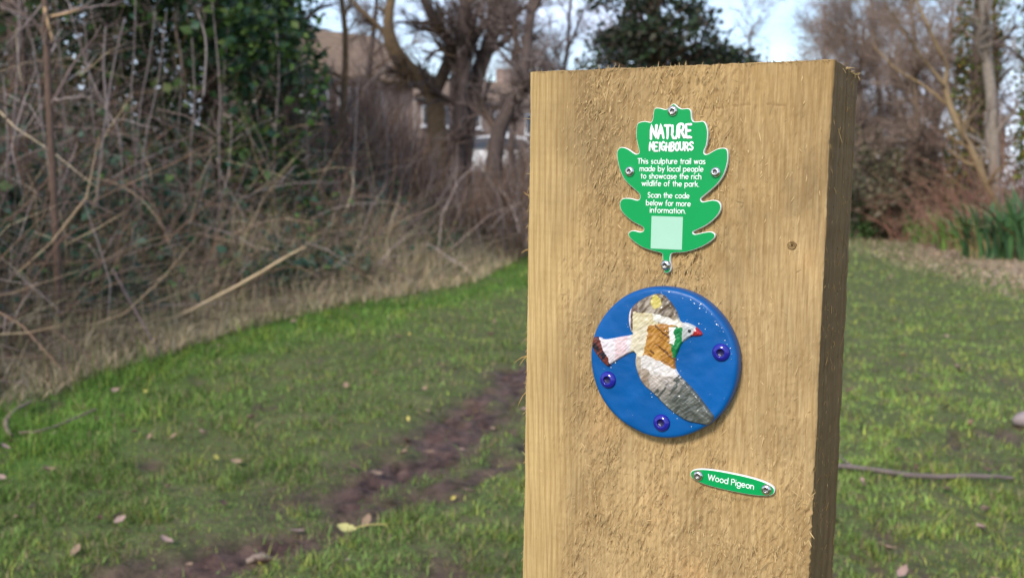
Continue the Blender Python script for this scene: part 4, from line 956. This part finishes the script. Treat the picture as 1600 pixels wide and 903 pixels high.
ivy_tree(20, 9.0, 5.0, .55, 'ivy covered tree at the thicket end beyond the brown sapling', 2600, GREEN_D + IVY, .1, .7)
ivy_tree(365, 15.0, 5.5, .85, 'loose pale green leafy tree between two ivy covered trunks', 2400, IVY + [(.09, .13, .04), (.12, .14, .05)], .2, .9, .08, sz=.10, z0=1.5, name='leafy_tree')
YIVY = [(.070, .098, .018), (.11, .125, .022), (.045, .070, .016), (.15, .14, .03), (.20, .11, .03)]
ivy_tree(1508, 19.0, 6.5, .50, 'tall trunk wrapped in yellow green ivy behind the ochre sapling', 3800, YIVY, .15, .3, .17, z0=.2)
ivy_tree(1606, 15.0, 6.0, .30, 'slim ivy wrapped trunk beyond the red brown shrubs', 2000, YIVY, 0.0, .3, .10, z0=1.2)

# right side: ochre sapling tree, twiggy trees, shrubs
limb_tree('bare_sapling_tree', 'leaning ochre brown young tree that forks over the green leaf clumps', [
    ([(1570, 350), (1546, 299), (1520, 240), (1503, 209), (1484, 165), (1476, 133)], 16.6, [.066, .060, .058, .056, .053, .050], .1, True),
    ([(1476, 133), (1479, 104), (1466, 78), (1450, 42), (1430, 0)], 16.7, [.042, .034, .03, .026, .02], .1, False),
    ([(1476, 133), (1455, 108), (1432, 78), (1410, 45), (1385, 10)], 16.7, [.031, .024, .022, .018, .012], -.3, False),
    ([(1520, 205), (1475, 160), (1440, 132), (1400, 108), (1365, 72)], 16.9, [.026, .02, .018, .014, .01], .1, False)], [(.24, .165, .085), (.21, .15, .085)], [(.20, .14, .09), (.17, .125, .10)], nch=7, lev=2, L=1.0, group=None, extend=1.2)
limb_tree('bare_tree', 'grey trunk standing between the two ivy wrapped trunks', [
    ([(1556, 320), (1552, 230), (1548, 150), (1541, 80), (1538, 0)], 17, [.10, .095, .09, .09, .085], .1, True)], [(.20, .17, .14), (.24, .20, .165)], MAUVE, nch=8, lev=2, L=1.4)
PINKT = [(.22, .155, .118), (.25, .18, .14), (.19, .135, .115), (.27, .21, .17)]
for px, d, h, L, nc, TL in ((1375, 25, 6.0, 2.8, 17, 'reddish brown twiggy tree rising from the olive bushes'), (1310, 33, 6.2, 3.0, 15, 'reddish brown twiggy tree just beyond the frayed corner of the post'), (1450, 28, 6.5, 3.0, 15, 'reddish brown twiggy tree behind the ochre sapling'), (1560, 22, 6.5, 2.6, 12, 'brown twiggy tree behind the grey trunk'), (1268, 42, 6.6, 3.2, 13, 'far brown twiggy tree next to the open sky above the post'), (1405, 36, 7, 3.4, 13, 'far reddish brown twiggy tree behind the olive bushes'), (1342, 23, 4.6, 2.2, 16, 'reddish brown twiggy tree close against the dark side of the post'), (1425, 20.5, 4.8, 2.2, 16, 'reddish brown twiggy tree above the low olive bush'), (1650, 19, 6, 2.5, 10, 'brown twiggy tree past the slim ivy wrapped trunk')):
    round_tree('bare_tree', TL, px, d, h, .12, nc, L, [(.13, .095, .07)], PINKT, 3, 'twiggy trees along the far side of the path', .10)
def shrub(name, label, px, dist, h, spread, n, cols, r0=.012, group=None, leaf=None, lean=0.0):
    f = base_at(px, dist); lines = []
    for k in range(n):
        a = G.uniform(0, 2 * np.pi); d = np.array([math.cos(a) * spread + lean, math.sin(a) * spread, 1]); b = f + np.array([G.normal(0, .16), G.normal(0, .16), -.03])
        grow(lines, b, d, h * G.uniform(.6, 1.15), r0 * G.uniform(.5, 1.3), 1, G, .15, -.05, 4, (.3, .8), (.3, .55), .16)
    t = empty(name, label, 'shrub', Matrix.Translation(f), group); V, F, c = tubes([(p - f, r) for p, r, l in lines], 4, pick(G, len(lines), cols, (.7, 1.3))); obj('stems', raw_mesh('stems', V, F, M_TWIG, col=c), t)
    if leaf:
        m, pal, sz = leaf; q = np.concatenate([p[1:] for p, r, l in lines]); q = q[G.integers(len(q), size=m)] + G.normal(0, .08, (m, 3)); V, F, c = leaf_cloud(q - f, sz, pick(G, m, pal), G); obj('leaves', raw_mesh('leaves', V, F, M_LEAF, col=c), t)
    return t
REDB = [(.25, .115, .085), (.22, .115, .09), (.29, .16, .105), (.33, .21, .14)]
for px, d, h, n, lb in ((1470, 17.5, 1.5, 26, 'low red brown bare shrub above the bright green strap leaves'), (1525, 16.5, 1.9, 34, 'red brown bare shrub at the foot of the ochre sapling'), (1580, 16, 2.2, 36, 'dense red brown bare shrub above the dark strap leaves'), (1630, 15.5, 2.3, 30, 'red brown bare shrub past the large dark strap leaved clump'), (1555, 18, 2.4, 30, 'red brown bare shrub around the grey trunk'), (1425, 19.5, 1.3, 22, 'smallest red brown bare shrub beside the olive bushes'), (1600, 17.5, 2.6, 30, 'tallest red brown bare shrub before the slim ivy wrapped trunk')):
    shrub('red_stemmed_shrub', lb, px, d, h, .45, n, REDB, .011, 'red brown shrubs on the right bank')
OLIVE = [(.105, .098, .055), (.13, .112, .068), (.075, .080, .040), (.17, .135, .090)]
for px, d, h, lb in ((1400, 23, 2.4, 'tall dull olive bush in the middle of the path bend'), (1440, 21.5, 2.3, 'dull olive bush behind the bright green strap leaves'), (1365, 27, 2.2, 'olive bush seen just past the dark side of the post'), (1475, 22, 2.3, 'olive bush beneath the ochre sapling fork'), (1385, 20.5, 1.5, 'low olive bush in front of the taller olive bushes')):
    shrub('olive_bush', lb, px, d, h, .5, 26, PINKT, .012, 'olive bushes at the path bend', (3000, OLIVE, .12))
for px, d, h, lb in ((1350, 20.5, .5, 'low bright green leafy plant at the litter edge by the post'), (1368, 25, .7, 'low green leafy plant beneath the farthest olive bush')):
    shrub('low_green_bush', lb, px, d, h, .6, 14, PINKT, .006, 'low green plants by the path bend', (500, [(.05, .11, .03), (.07, .13, .035)], .10))

for px, d, h, lb in ((505, 13.0, 2.6, 'bare mauve twigged bush below the ivy covered trunk'), (560, 14.0, 2.5, 'tall bare mauve twigged bush in front of the brick house wall'), (615, 14.5, 1.9, 'bare mauve twigged bush left of the forked tree trunk'), (535, 16, 2.8, 'bare brown twigged bush under the house eaves'), (640, 17, 2.2, 'bare brown twigged bush between the house and the forked tree'), (660, 13.5, 1.5, 'low bare mauve twigged bush at the forked tree foot')):
    shrub('bare_bush', lb, px, d, h, .34, 26, MAUVE + BROWN, .011, 'bare bushes before the brick house')
# strap leaved clumps on the right bank: every leaf a part
def strap_mesh(key, L, w, bend):
    n = 7; V, F = [], []
    for k in range(n):
        t = k / (n - 1); x = L * bend * t ** 2.2; z = L * (t - .45 * bend * t ** 3); ww = w * (1 - t ** 3) * (.75 + .5 * t) * .5 + .0008
        V += [(x, -ww, z), (x - .35 * ww, 0, z - .2 * ww), (x, ww, z)]
        if k: b = 3 * (k - 1); F += [(b, b + 1, b + 4, b + 3), (b + 1, b + 2, b + 5, b + 4)]
    return raw_mesh('blade_%d' % key, V, F, None)
def strap_clump(label, px, py, h, n, col, spread):
    f0 = at(px, py, 10); s = CAM_H / (CAM_H - f0[2]); f = np.array([f0[0] * s, f0[1] * s, 0]); f[2] = ground_z(f[0], f[1])
    t = empty('strap_leaved_clump', label, 'plant', Matrix.Translation(f), 'strap leaved clumps on the far bank')
    for k in range(n):
        me = STRAPS[k % len(STRAPS)].copy() if False else STRAPS_BY[col][k % len(STRAPS)]
        o = obj('blade', me, t); a = G.uniform(0, 6.283); r = spread * math.sqrt(G.random())
        o.location = (math.cos(a) * r, math.sin(a) * r * .7, -.02); o.rotation_euler = (G.normal(0, .12), G.normal(0, .12), a + G.normal(0, .5)); q = h * G.uniform(.65, 1.2); o.scale = (q, q * .9 + .1, q)
STRAPS = [strap_mesh(k, 1.0, .060, b) for k, b in enumerate((.12, .3, .5, .75, .95))]
def straps_coloured(cols):
    out = []
    for k, m in enumerate(STRAPS):
        c = m.copy(); c.materials.clear(); c.materials.append(plain('strap_leaf', cols[k % len(cols)], .5, var=.2, scale=6, spec=.2)); out.append(c)
    return out
STRAPS_BY = {'dark': straps_coloured([(.050, .115, .045), (.065, .14, .05), (.042, .095, .046), (.085, .17, .055), (.30, .25, .12)]), 'light': straps_coloured([(.12, .225, .045), (.15, .26, .055), (.10, .19, .045), (.17, .27, .07), (.22, .25, .09)])}
strap_clump('dark green strap leaved clump below the red brown shrubs', 1545, 408, .92, 95, 'dark', .42)
strap_clump('large dark green strap leaved clump beside the leaf litter', 1606, 412, 1.0, 95, 'dark', .45)
strap_clump('bright green strap leaved clump nearest the path bend', 1462, 384, .66, 90, 'light', .48)
strap_clump('bright green low strap leaved clump next to the dark clump', 1500, 394, .60, 70, 'light', .40)
strap_clump('small green strap leaved clump by the far litter', 1422, 378, .42, 26, 'light', .25)

# ================================================================ THE THICKET ON THE LEFT
g = np.random.default_rng(55)
def bank_point(n, depth, ymax=24, y0=3.6, first=0.0):
    y = 1 / g.uniform(1 / ymax, 1 / y0, n); s = first + depth * g.random(n) ** 1.1; x = xb(y) - s * (1 + .0 * y)
    return x, y, s
def build_thicket():
    lines, cols = [], []
    # tangled dead twigs
    x, y, s = bank_point(8500, 4.2); zg = ground_z(x, y)
    hmax = np.clip(.30 + .85 * s, .2, 2.4) * np.where(y > 11, .85, 1.0); hmax = np.where(y > 16, np.minimum(hmax, 1.7), hmax)
    for k in range(len(x)):
        b = np.array([x[k], y[k], zg[k] + hmax[k] * g.random() ** 1.3]); L = g.uniform(.25, 1.0) * (1 + .03 * y[k])
        d = unit(np.array([g.normal(0, .7), g.normal(0, .5), g.normal(.35, .55)])); q = [b]
        for i in range(3): d = unit(d + g.normal(0, .22, 3) + [0, 0, -.10]); q.append(q[-1] + d * L / 3)
        r = g.uniform(.0014, .0042) * (1 + .05 * y[k]); lines.append((np.array(q), np.array([r, r * .85, r * .65, r * .3])))
        cols.append(np.array(MAUVE[g.integers(4)] if g.random() < .5 else (BROWN[g.integers(3)] if g.random() < .65 else TAN[g.integers(4)])) * g.choice([.4, .6, .85, 1.15, 1.5]))
    x, y, s = bank_point(1800, 3.8, 22, 4.0, .1); zg = ground_z(x, y); RMIN[0] = .0016
    for k in range(len(x)):
        out = []; hh = min(.5 + .8 * s[k], 2.3) * g.uniform(.5, 1.1); r0 = g.uniform(.003, .009) * (1 + .03 * y[k])
        grow(out, (x[k], y[k], zg[k] - .02), (g.normal(0, .35), g.normal(0, .3), 1), hh, r0, 1, g, .13, -.02, 5, (.35, 1.1), (.3, .6), .34, .2)
        cc = np.array((MAUVE + BROWN)[g.integers(7)]) * g.uniform(.6, 1.4)
        for p_, r_, l_ in out: lines.append((p_, r_)); cols.append(cc * g.uniform(.85, 1.15))
    V, F, c = tubes(lines, 3, cols); tag(obj('tangled_twigs', raw_mesh('tangled_twigs', V, F, M_TWIG, col=c)), 'tangle of dead mauve brown twigs along the left bank', 'brushwood', kind='stuff')
    # bleached dry grass at the foot
    x, y, s = bank_point(46000, 1.9, 24, 4.2, -.45); n = len(x); keep = g.random(n) < np.clip(.35 + 1.1 * fbm(x * 1.5, y * 1.1, 401) - .1 + np.clip((y - 6.0) / 4, -.35, .4), .05, 1); x, y, s = x[keep], y[keep], s[keep]; n = len(x)
    h = g.uniform(.18, .8, n) * np.clip(.55 + s, .22, 1.25); V, F, c = blades(x, y, h, g.uniform(.004, .008, n) * np.sqrt(y / 5), pick(g, n, TAN + [(.20, .21, .08), (.40, .33, .21)], (.75, 1.35)), g, .8, segs=2)
    tag(obj('dry_grass', raw_mesh('dry_grass', V, F, M_DRYLEAF, col=c)), 'bleached dry grass along the foot of the thicket', 'dry grass', kind='stuff')
    # bramble and ivy leaves low in the thicket
    x, y, s = bank_point(46000, 2.4, 18, 4.0, .02); cl = fbm(x * 1.3, y * 1.0, 411); keep = g.random(len(x)) < np.clip((cl - .36) / .16, .04, 1) * np.where(y > 9, .5, 1); x, y, s = x[keep], y[keep], s[keep]
    z = ground_z(x, y) + g.random(len(x)) ** 1.1 * np.clip(.35 + .65 * s, .3, 1.5); P = np.stack([x, y, z], -1)
    V, F, c = leaf_cloud(P, .085, pick(g, len(P), GREEN_D + [(.055, .12, .085), (.085, .155, .10), (.085, .15, .042), (.04, .09, .06)]), g, .6)
    tag(obj('bramble_leaves', raw_mesh('bramble_leaves', V, F, M_LEAF, col=c)), 'dark green bramble and ivy leaves low in the thicket', 'undergrowth', kind='stuff')
    x, y, s = bank_point(5200, 2.6, 20, 4.0, -.05); P = np.stack([x, y, ground_z(x, y) + g.random(len(x)) ** 1.6 * np.clip(.2 + .6 * s, .1, 1.3)], -1)
    V, F, c = leaf_cloud(P, .060, pick(g, len(P), [(.20, .125, .09), (.26, .17, .12), (.15, .085, .065), (.30, .21, .16)]), g, .2)
    tag(obj('dead_bramble_leaves', raw_mesh('dead_bramble_leaves', V, F, M_DRYLEAF, col=c)), 'dead brown leaves caught among the thicket twigs', 'dead leaves', kind='stuff')
    # deep evergreen growth closing the back of the thicket
    n = 30000; u = g.random(n); px = -120 + 660 * u; d = g.uniform(9.5, 13.5, n); X = (px - 800) / FPX * d; Y = d
    top = np.interp(px, [-120, 60, 200, 330, 420, 500, 560], [3.0, 2.9, 2.7, 2.5, 2.4, 2.0, 1.6]); Z = ground_z(X, Y) + top * 1.25 * g.random(n) ** .85
    den = fbm(px / 45., Z * 2.2, 421); k = g.random(n) < np.clip((den - .30) / .15, .08, 1) * np.clip((525 - px) / 110, 0, 1); P = np.stack([X, Y, Z], -1)[k]
    V, F, c = leaf_cloud(P, .105, pick(g, len(P), GREEN_D[:2] + IVY + [(.010, .020, .014), (.085, .13, .03)]), g, .3)
    tag(obj('ivy_undergrowth', raw_mesh('ivy_undergrowth', V, F, M_LEAF, col=c)), 'dark ivy growth closing the back of the thicket', 'undergrowth', kind='stuff')
    # brown hedge twigs between the tree trunks and the street
    n = 9000; px = g.uniform(430, 900, n); d = g.uniform(13, 22, n); X = (px - 800) / FPX * d; Y = d; lines = []; cols = []; ZG = ground_z(X, Y)
    for k in range(n):
        zg = ZG[k]; top = 1.6 + .3 * math.sin(px[k] / 40.) + .55 * math.exp(-((px[k] - 560) / 80) ** 2) - .38 * math.exp(-((px[k] - 755) / 55) ** 2) ; b = np.array([X[k], Y[k], zg + (top - .5) * g.random()]); L = g.uniform(.35, 1.0)
        dd = unit(np.array([g.normal(0, .35), g.normal(0, .3), 1.0])); m = b + dd * L * .5; e = m + unit(dd + g.normal(0, .3, 3)) * L * .5
        r = g.uniform(.003, .009); lines.append((np.array([b, m, e]), np.array([r, r * .8, r * .3]))); cols.append(np.array((MAUVE + BROWN)[g.integers(7)]) * g.uniform(.6, 1.2))
    V, F, c = tubes(lines, 3, cols); tag(obj('hedge_twigs', raw_mesh('hedge_twigs', V, F, M_TWIG, col=c)), 'low brown twiggy growth in front of the street', 'brushwood', kind='stuff')
build_thicket()

def stem_thing(name, label, pts, rad, col, group=None, cat='sapling', sides=6, twigs=0, tl=.5, mat=None):
    f = np.array(pts[0], float); p, r = smooth_line(pts, rad, 4); t = empty(name, label, cat, Matrix.Translation(f), group)
    V, F, c = tubes([(p - f, r)], sides, [np.array(col)]); obj('stem', raw_mesh('stem', V, F, mat or M_BARK, col=c), t)
    if twigs:
        out = []; sprout(out, p[3:], r[3:], 2, g, tl, twigs, .2, .02, (.4, 1.1), (.4, .8), .12, 0.); V, F, c = tubes([(a - f, b) for a, b, l in out], 3, pick(g, len(out), MAUVE)); tag(obj('twigs', raw_mesh('twigs', V, F, M_TWIG, col=c), t), kind='stuff')
    return t
# the brown sapling in front, with its split top
P = [to_ground(at(92, 560, 5.9)), at(90, 420, 5.9), at(84, 300, 5.9), at(77, 170, 5.95), at(73, 70, 6), at(72, 30, 6), at(68, -30, 6.05)]
sap = stem_thing('brown_sapling', 'straight brown sapling with a pale split top at the thicket front', P, [.026, .024, .023, .022, .021, .020, .017], (.098, .064, .048), None, 'sapling', 8, 6, .8)
f = np.array(P[0])
for q, nm in (([at(70, 12, 5.97), at(75, 36, 5.96), at(82, 64, 5.95)], .010), ([at(80, 26, 5.97), at(102, 22, 5.96), at(126, 14, 5.95)], .008)):
    p, r = smooth_line(q, [nm, nm, nm * .4], 3); V, F, c = tubes([(p - f, r)], 5, [np.array((.40, .27, .15))]); obj('split_branch', raw_mesh('split_branch', V, F, M_BARK, col=c), sap)
# slender grey stems
STEMS = [[(88, 0), (94, 90), (102, 210), (108, 300)], [(195, 28), (178, 100), (168, 165), (160, 225), (152, 320)], [(212, -5), (209, 90), (205, 150), (210, 235), (212, 320)], [(243, 20), (232, 100), (220, 160), (214, 225), (210, 300)], [(260, 20), (250, 110), (238, 170), (228, 215), (222, 300)],
         [(330, -10), (338, 70), (344, 150), (342, 230)], [(272, 40), (284, 95), (281, 165), (276, 230), (274, 320)], [(110, 20), (135, 100), (150, 140), (166, 170), (190, 240)], [(360, 20), (352, 90), (348, 170), (344, 240), (340, 330)], [(50, 60), (60, 130), (64, 180), (80, 300)], [(128, 0), (134, 60), (142, 150), (148, 240)],
         [(165, 40), (162, 110), (170, 200)], [(30, -5), (28, 100), (20, 200), (14, 300)], [(300, 60), (304, 160), (298, 260)], [(390, 60), (400, 160), (410, 260), (405, 340)], [(430, 30), (436, 120), (428, 240)], [(520, 90), (512, 170), (508, 260), (505, 340)], [(395, 140), (440, 118), (490, 92)], [(10, 70), (40, 40), (66, 8)],
         [(470, 60), (476, 150), (480, 260)], [(560, 120), (556, 200), (552, 300)], [(600, 150), (606, 230), (600, 330)], [(650, 200), (640, 270), (645, 350)], [(310, 20), (322, 70), (318, 150)], [(5, 120), (12, 220), (8, 320)]]
for k, pix in enumerate(STEMS):
    d = 6.2
    while xb(d) - (pix[-1][0] - 800) / FPX * d < .55 and d < 14: d += .1
    d += g.uniform(0, 1.5); pts = [at(x, y, d + .08 * i) for i, (x, y) in enumerate(reversed(pix))]
    if pix[-1][1] > 200: pts = [to_ground(pts[0] + [g.normal(0, .05), 0, 0])] + pts
    r = g.uniform(.005, .0095); stem_thing('thin_sapling', 'thin pale grey sapling stem rising through the thicket', pts, np.linspace(r, r * .6, len(pts)), np.array((.20, .165, .155)) * g.uniform(.75, 1.3), 'thin grey stems in the thicket', 'sapling', 5, 4, .45)
# arching bramble canes
for k in range(48):
    x, y, s = [float(v[0]) for v in bank_point(1, 2.6, 13, 4.4, .1)]; b = to_ground((x, y, 0)); a = g.uniform(-1.0, 1.0) + (math.pi if (g.random() < .45 or s < 1.5) else 0); L = g.uniform(.7, 1.7); H = g.uniform(.4, 1.15)
    d = np.array([math.cos(a), math.sin(a) * .6, 0]); pts = [b, b + d * L * .2 + [0, 0, H * .75], b + d * L * .55 + [0, 0, H], b + d * L * .9 + [0, 0, H * .72], b + d * L * 1.1 + [0, 0, H * .35]]; r = g.uniform(.0022, .0045)
    p, rr = smooth_line(np.array(pts), [r, r, r * .9, r * .7, r * .4], 4); V, F, c = tubes([(p - b, rr)], 4, [np.array((TAN + MAUVE + [(.17, .09, .07)])[g.integers(9)]) * g.uniform(.8, 1.2)])
    o = obj('bramble_cane', raw_mesh('bramble_cane', V, F, M_TWIG, col=c)); o.location = b; tag(o, 'thin arching dead bramble cane in the thicket', 'cane', 'arching canes in the thicket')
# named sticks
def stick(name, label, pix, rad, col, dists=None, z=.02, cat='stick', side=None):
    pts = []
    for k, (x, y) in enumerate(pix):
        if dists: pts.append(at(x, y, dists[k]))
        else:
            d = at(x, y, 10); s = CAM_H / (CAM_H - d[2]); q = np.array([d[0] * s, d[1] * s, 0]); q[2] = ground_z(q[0], q[1]) + z; pts.append(q)
    f = pts[0]; p, r = smooth_line(pts, rad, 4); p[:, 2] += g.normal(0, .0012, len(p)); ls = [(p - f, r)]
    if side: i, v, L = side; ls.append((np.array([p[i] - f, p[i] - f + np.array(v) * L * .5, p[i] - f + np.array(v) * L + [0, 0, .01]]), np.array([r[i] * .5, r[i] * .4, r[i] * .2])))
    V, F, c = tubes(ls, 6, [np.array(col)] * len(ls)); o = obj(name, raw_mesh(name, V, F, M_BARK, col=c)); o.location = f; return tag(o, label, cat)
stick('dead_stalk', 'long pale straw coloured stalk leaning out of the thicket', [(238, 508), (290, 488), (340, 463), (400, 430), (440, 406), (475, 386)], [.013, .014, .013, .012, .010, .006], (.42, .31, .19), [6.9, 6.9, 6.95, 7.0, 7.0, 7.05])
stick('dead_stalk', 'thin dark stem drooping from the thicket onto the grass', [(175, 420), (198, 462), (222, 505), (245, 545), (262, 562)], [.008, .009, .009, .009, .007], (.15, .11, .105), [6.4, 6.3, 6.2, 6.1, 6.05])
stick('fallen_twig', 'curved pale twig lying on the grass below the thicket', [(50, 631), (26, 646), (10, 662), (12, 680), (18, 688)], [.006, .009, .011, .010, .007], (.22, .16, .125), z=.03)
stick('fallen_twig', 'straight thin twig lying on the grass near the curved twig', [(30, 683), (60, 684), (100, 670), (150, 652)], [.005, .006, .007, .005], (.17, .125, .095), z=.03)
stick('fallen_branch', 'long thin fallen branch on the grass right of the timber post', [(1285, 728), (1310, 735), (1360, 742), (1420, 751), (1470, 755), (1530, 758), (1582, 757)], [.010, .010, .009, .011, .009, .009, .006], (.135, .105, .098), z=.024, side=(6, (-.25, .9, .15), .14))
stick('fallen_stick', 'dark leaning stem at the dry grass edge', [(610, 395), (625, 372), (648, 345), (672, 325)], [.016, .016, .014, .01], (.09, .065, .06), [10.9, 11, 11.05, 11.1])
stick('fallen_stick', 'short pale stick lying beside the wide muddy rut', [(385, 872), (410, 868), (432, 860)], [.009, .012, .008], (.24, .18, .14), z=.012)

# yellow-green leaf on its stalk near the rut
def ground_at(px, py, z=0.0):
    d = at(px, py, 10); s = CAM_H / (CAM_H - d[2]); q = np.array([d[0] * s, d[1] * s, 0]); q[2] = ground_z(q[0], q[1]) + z; return q
def leaf_mesh(key, L, W, curl, col, mat, tip=1.0):
    n = 8; V, F = [], []
    for k in range(n):
        t = k / (n - 1); w = W * math.sin(math.pi * min(1, t * .96 + .02)) ** .75 * (1 - .25 * t) * (1 + .12 * math.sin(k * 2.4 + key)); z = curl * L * (4 * (t - .5) ** 2 - .3) * .5
        V += [(L * (t - .5), -w / 2, z + curl * w * .8), (L * (t - .5), 0, z), (L * (t - .5), w / 2, z + curl * w * .5)]
        if k: b = 3 * (k - 1); F += [(b, b + 3, b + 4, b + 1), (b + 1, b + 4, b + 5, b + 2)]
    return raw_mesh('leaf_%d' % key, V, F, mat, col=np.tile(np.array(col)[None], (len(V), 1)))
f = ground_at(542, 840, .028); yl = empty('fallen_leaf', 'pale yellow green fallen leaf on a long stalk beside the muddy rut', 'leaf', Matrix.Translation(f) @ Matrix.Rotation(R(14), 4, 'Z'))
b = obj('leaf_blade', leaf_mesh(90, .062, .040, .35, (.46, .42, .17), M_DRYLEAF), yl); b.rotation_euler = (R(28), R(8), R(-24))
p, r = smooth_line([(.024, -.006, .002), (.06, -.002, .008), (.10, .004, .006), (.125, .002, .002)], [.0028, .0026, .0026, .0022], 3); V, F, c = tubes([(p, r)], 5, [np.array((.42, .34, .13))]); obj('stalk', raw_mesh('stalk', V, F, M_DRYLEAF, col=c), yl)
# fallen leaves on the grass
KINDS = [('tan', (.26, .175, .12), 'curled tan fallen leaf lying on the trodden grass'), ('brown', (.13, .075, .055), 'dark brown fallen leaf lying on the trodden grass'), ('pink', (.33, .225, .19), 'pale pinkish fallen leaf lying on the trodden grass'), ('yellow', (.45, .38, .10), 'small yellow fallen leaf lying on the trodden grass')]
LM = {k: [leaf_mesh(i * 3 + j, .042 if k != 'yellow' else .03, .028 if k != 'yellow' else .02, cu, c, M_DRYLEAF) for j, cu in enumerate((.18, .4, .6))] for i, (k, c, l) in enumerate(KINDS)}
for i in range(230):
    x, y = [float(v[0]) for v in view_scatter(1, 2.6, 13, g, .2)]; s = xb(y) - x
    if s > -.05 or x > xr(y) + .3: continue
    if i > 60 and s < -2.6 and x < 1.5: continue
    k, c, l = KINDS[int(g.choice(4, p=[.32, .42, .20, .06]))]
    o = obj('fallen_leaf', LM[k][g.integers(3)]); o.location = (x, y, float(ground_z(x, y)) + .022); o.rotation_euler = (g.normal(0, .35), g.normal(0, .35), g.uniform(0, 6.28)); q = g.uniform(.45, 1.15) * (1 + .05 * y); o.scale = (q, q, q)
    tag(o, l, 'leaf', k + ' fallen leaves on the grass')
# leaf litter on the banks
def build_litter():
    n = 7500; y = 1 / g.uniform(1 / 34, 1 / 6, n); r = g.gamma(1.3, .8, n) - .6; x = xr(y) + r; k = r < 3.5; x, y = x[k], y[k]
    n2 = 1800; y2 = 1 / g.uniform(1 / 20, 1 / 4.2, n2); x2 = xb(y2) - g.gamma(1.3, .45, n2) + .30; x = np.concatenate([x, x2]); y = np.concatenate([y, y2])
    P = np.stack([x, y, ground_z(x, y) + g.uniform(.005, .05, len(x))], -1)
    V, F, c = leaf_cloud(P, .042, pick(g, len(P), [(.36, .26, .165), (.44, .33, .22), (.30, .205, .13), (.20, .135, .095), (.46, .34, .27)]), g, 1.0)
    tag(obj('leaf_litter', raw_mesh('leaf_litter', V, F, M_DRYLEAF, col=c)), 'pale brown leaf litter along the foot of the banks', 'leaf litter', kind='stuff')
build_litter()
y = 1 / g.uniform(1 / 30, 1 / 7, 9000); x = xr(y) + g.uniform(-.9, 2.6, 9000); n = len(x)
V, F, c = blades(x, y, g.uniform(.04, .17, n), g.uniform(.006, .014, n), pick(g, n, TAN + [(.13, .20, .06), (.16, .22, .07), (.44, .34, .24)], (.7, 1.2)), g, 1.1, segs=1)
tag(obj('bank_grass', raw_mesh('bank_grass', V, F, M_DRYLEAF, col=c)), 'dry straw and sparse grass on the litter below the strap leaved clumps', 'dry grass', kind='stuff')
# stone
bm = bmesh.new(); bmesh.ops.create_icosphere(bm, subdivisions=3, radius=1)
for v in bm.verts:
    n_ = float(fbm(np.array([v.co.x * 1.6 + 5]), np.array([v.co.y * 1.6 + v.co.z * 1.1 + 5]), 501)[0]); v.co = Vector((v.co.x * .052, v.co.y * .04, v.co.z * .036)) * (.75 + .5 * n_)
me = bpy.data.meshes.new('stone'); bm.to_mesh(me); bm.free(); me.materials.append(plain('stone', (.24, .19, .185), .8, var=.25, scale=60, bump=.4)); me.polygons.foreach_set('use_smooth', np.ones(len(me.polygons), bool))
st = obj('stone', me); st.location = ground_at(1600, 662, .025); tag(st, 'small mauve grey stone lying on the grass', 'stone')

# far bare wood closing the end of the path
def far_wood():
    lines, cols = [], []; n = 4200
    a = g.uniform(-1.15, 1.15, n); d = g.uniform(48, 75, n); X = d * np.sin(a); Y = d * np.cos(a); ZG = ground_z(X, Y)
    for k in range(n):
        zg = float(ZG[k]); h = g.uniform(1.2, 4.2) * (1 if X[k] > -3 else .55); b = np.array([X[k], Y[k], zg + g.uniform(0, h * .5)]); L = g.uniform(.6, 1.6)
        e = b + unit(np.array([g.normal(0, .35), g.normal(0, .35), 1])) * L; r = g.uniform(.012, .03); lines.append((np.array([b, (b + e) / 2 + g.normal(0, .05, 3), e]), np.array([r, r * .7, r * .3]))); cols.append(np.array((PINKT + MAUVE)[g.integers(8)]) * g.uniform(.6, 1.1))
    V, F, c = tubes(lines, 3, cols); tag(obj('far_wood', raw_mesh('far_wood', V, F, M_TWIG, col=c)), 'far brown bare woodland at the end of the path', 'woodland', kind='stuff')
far_wood()
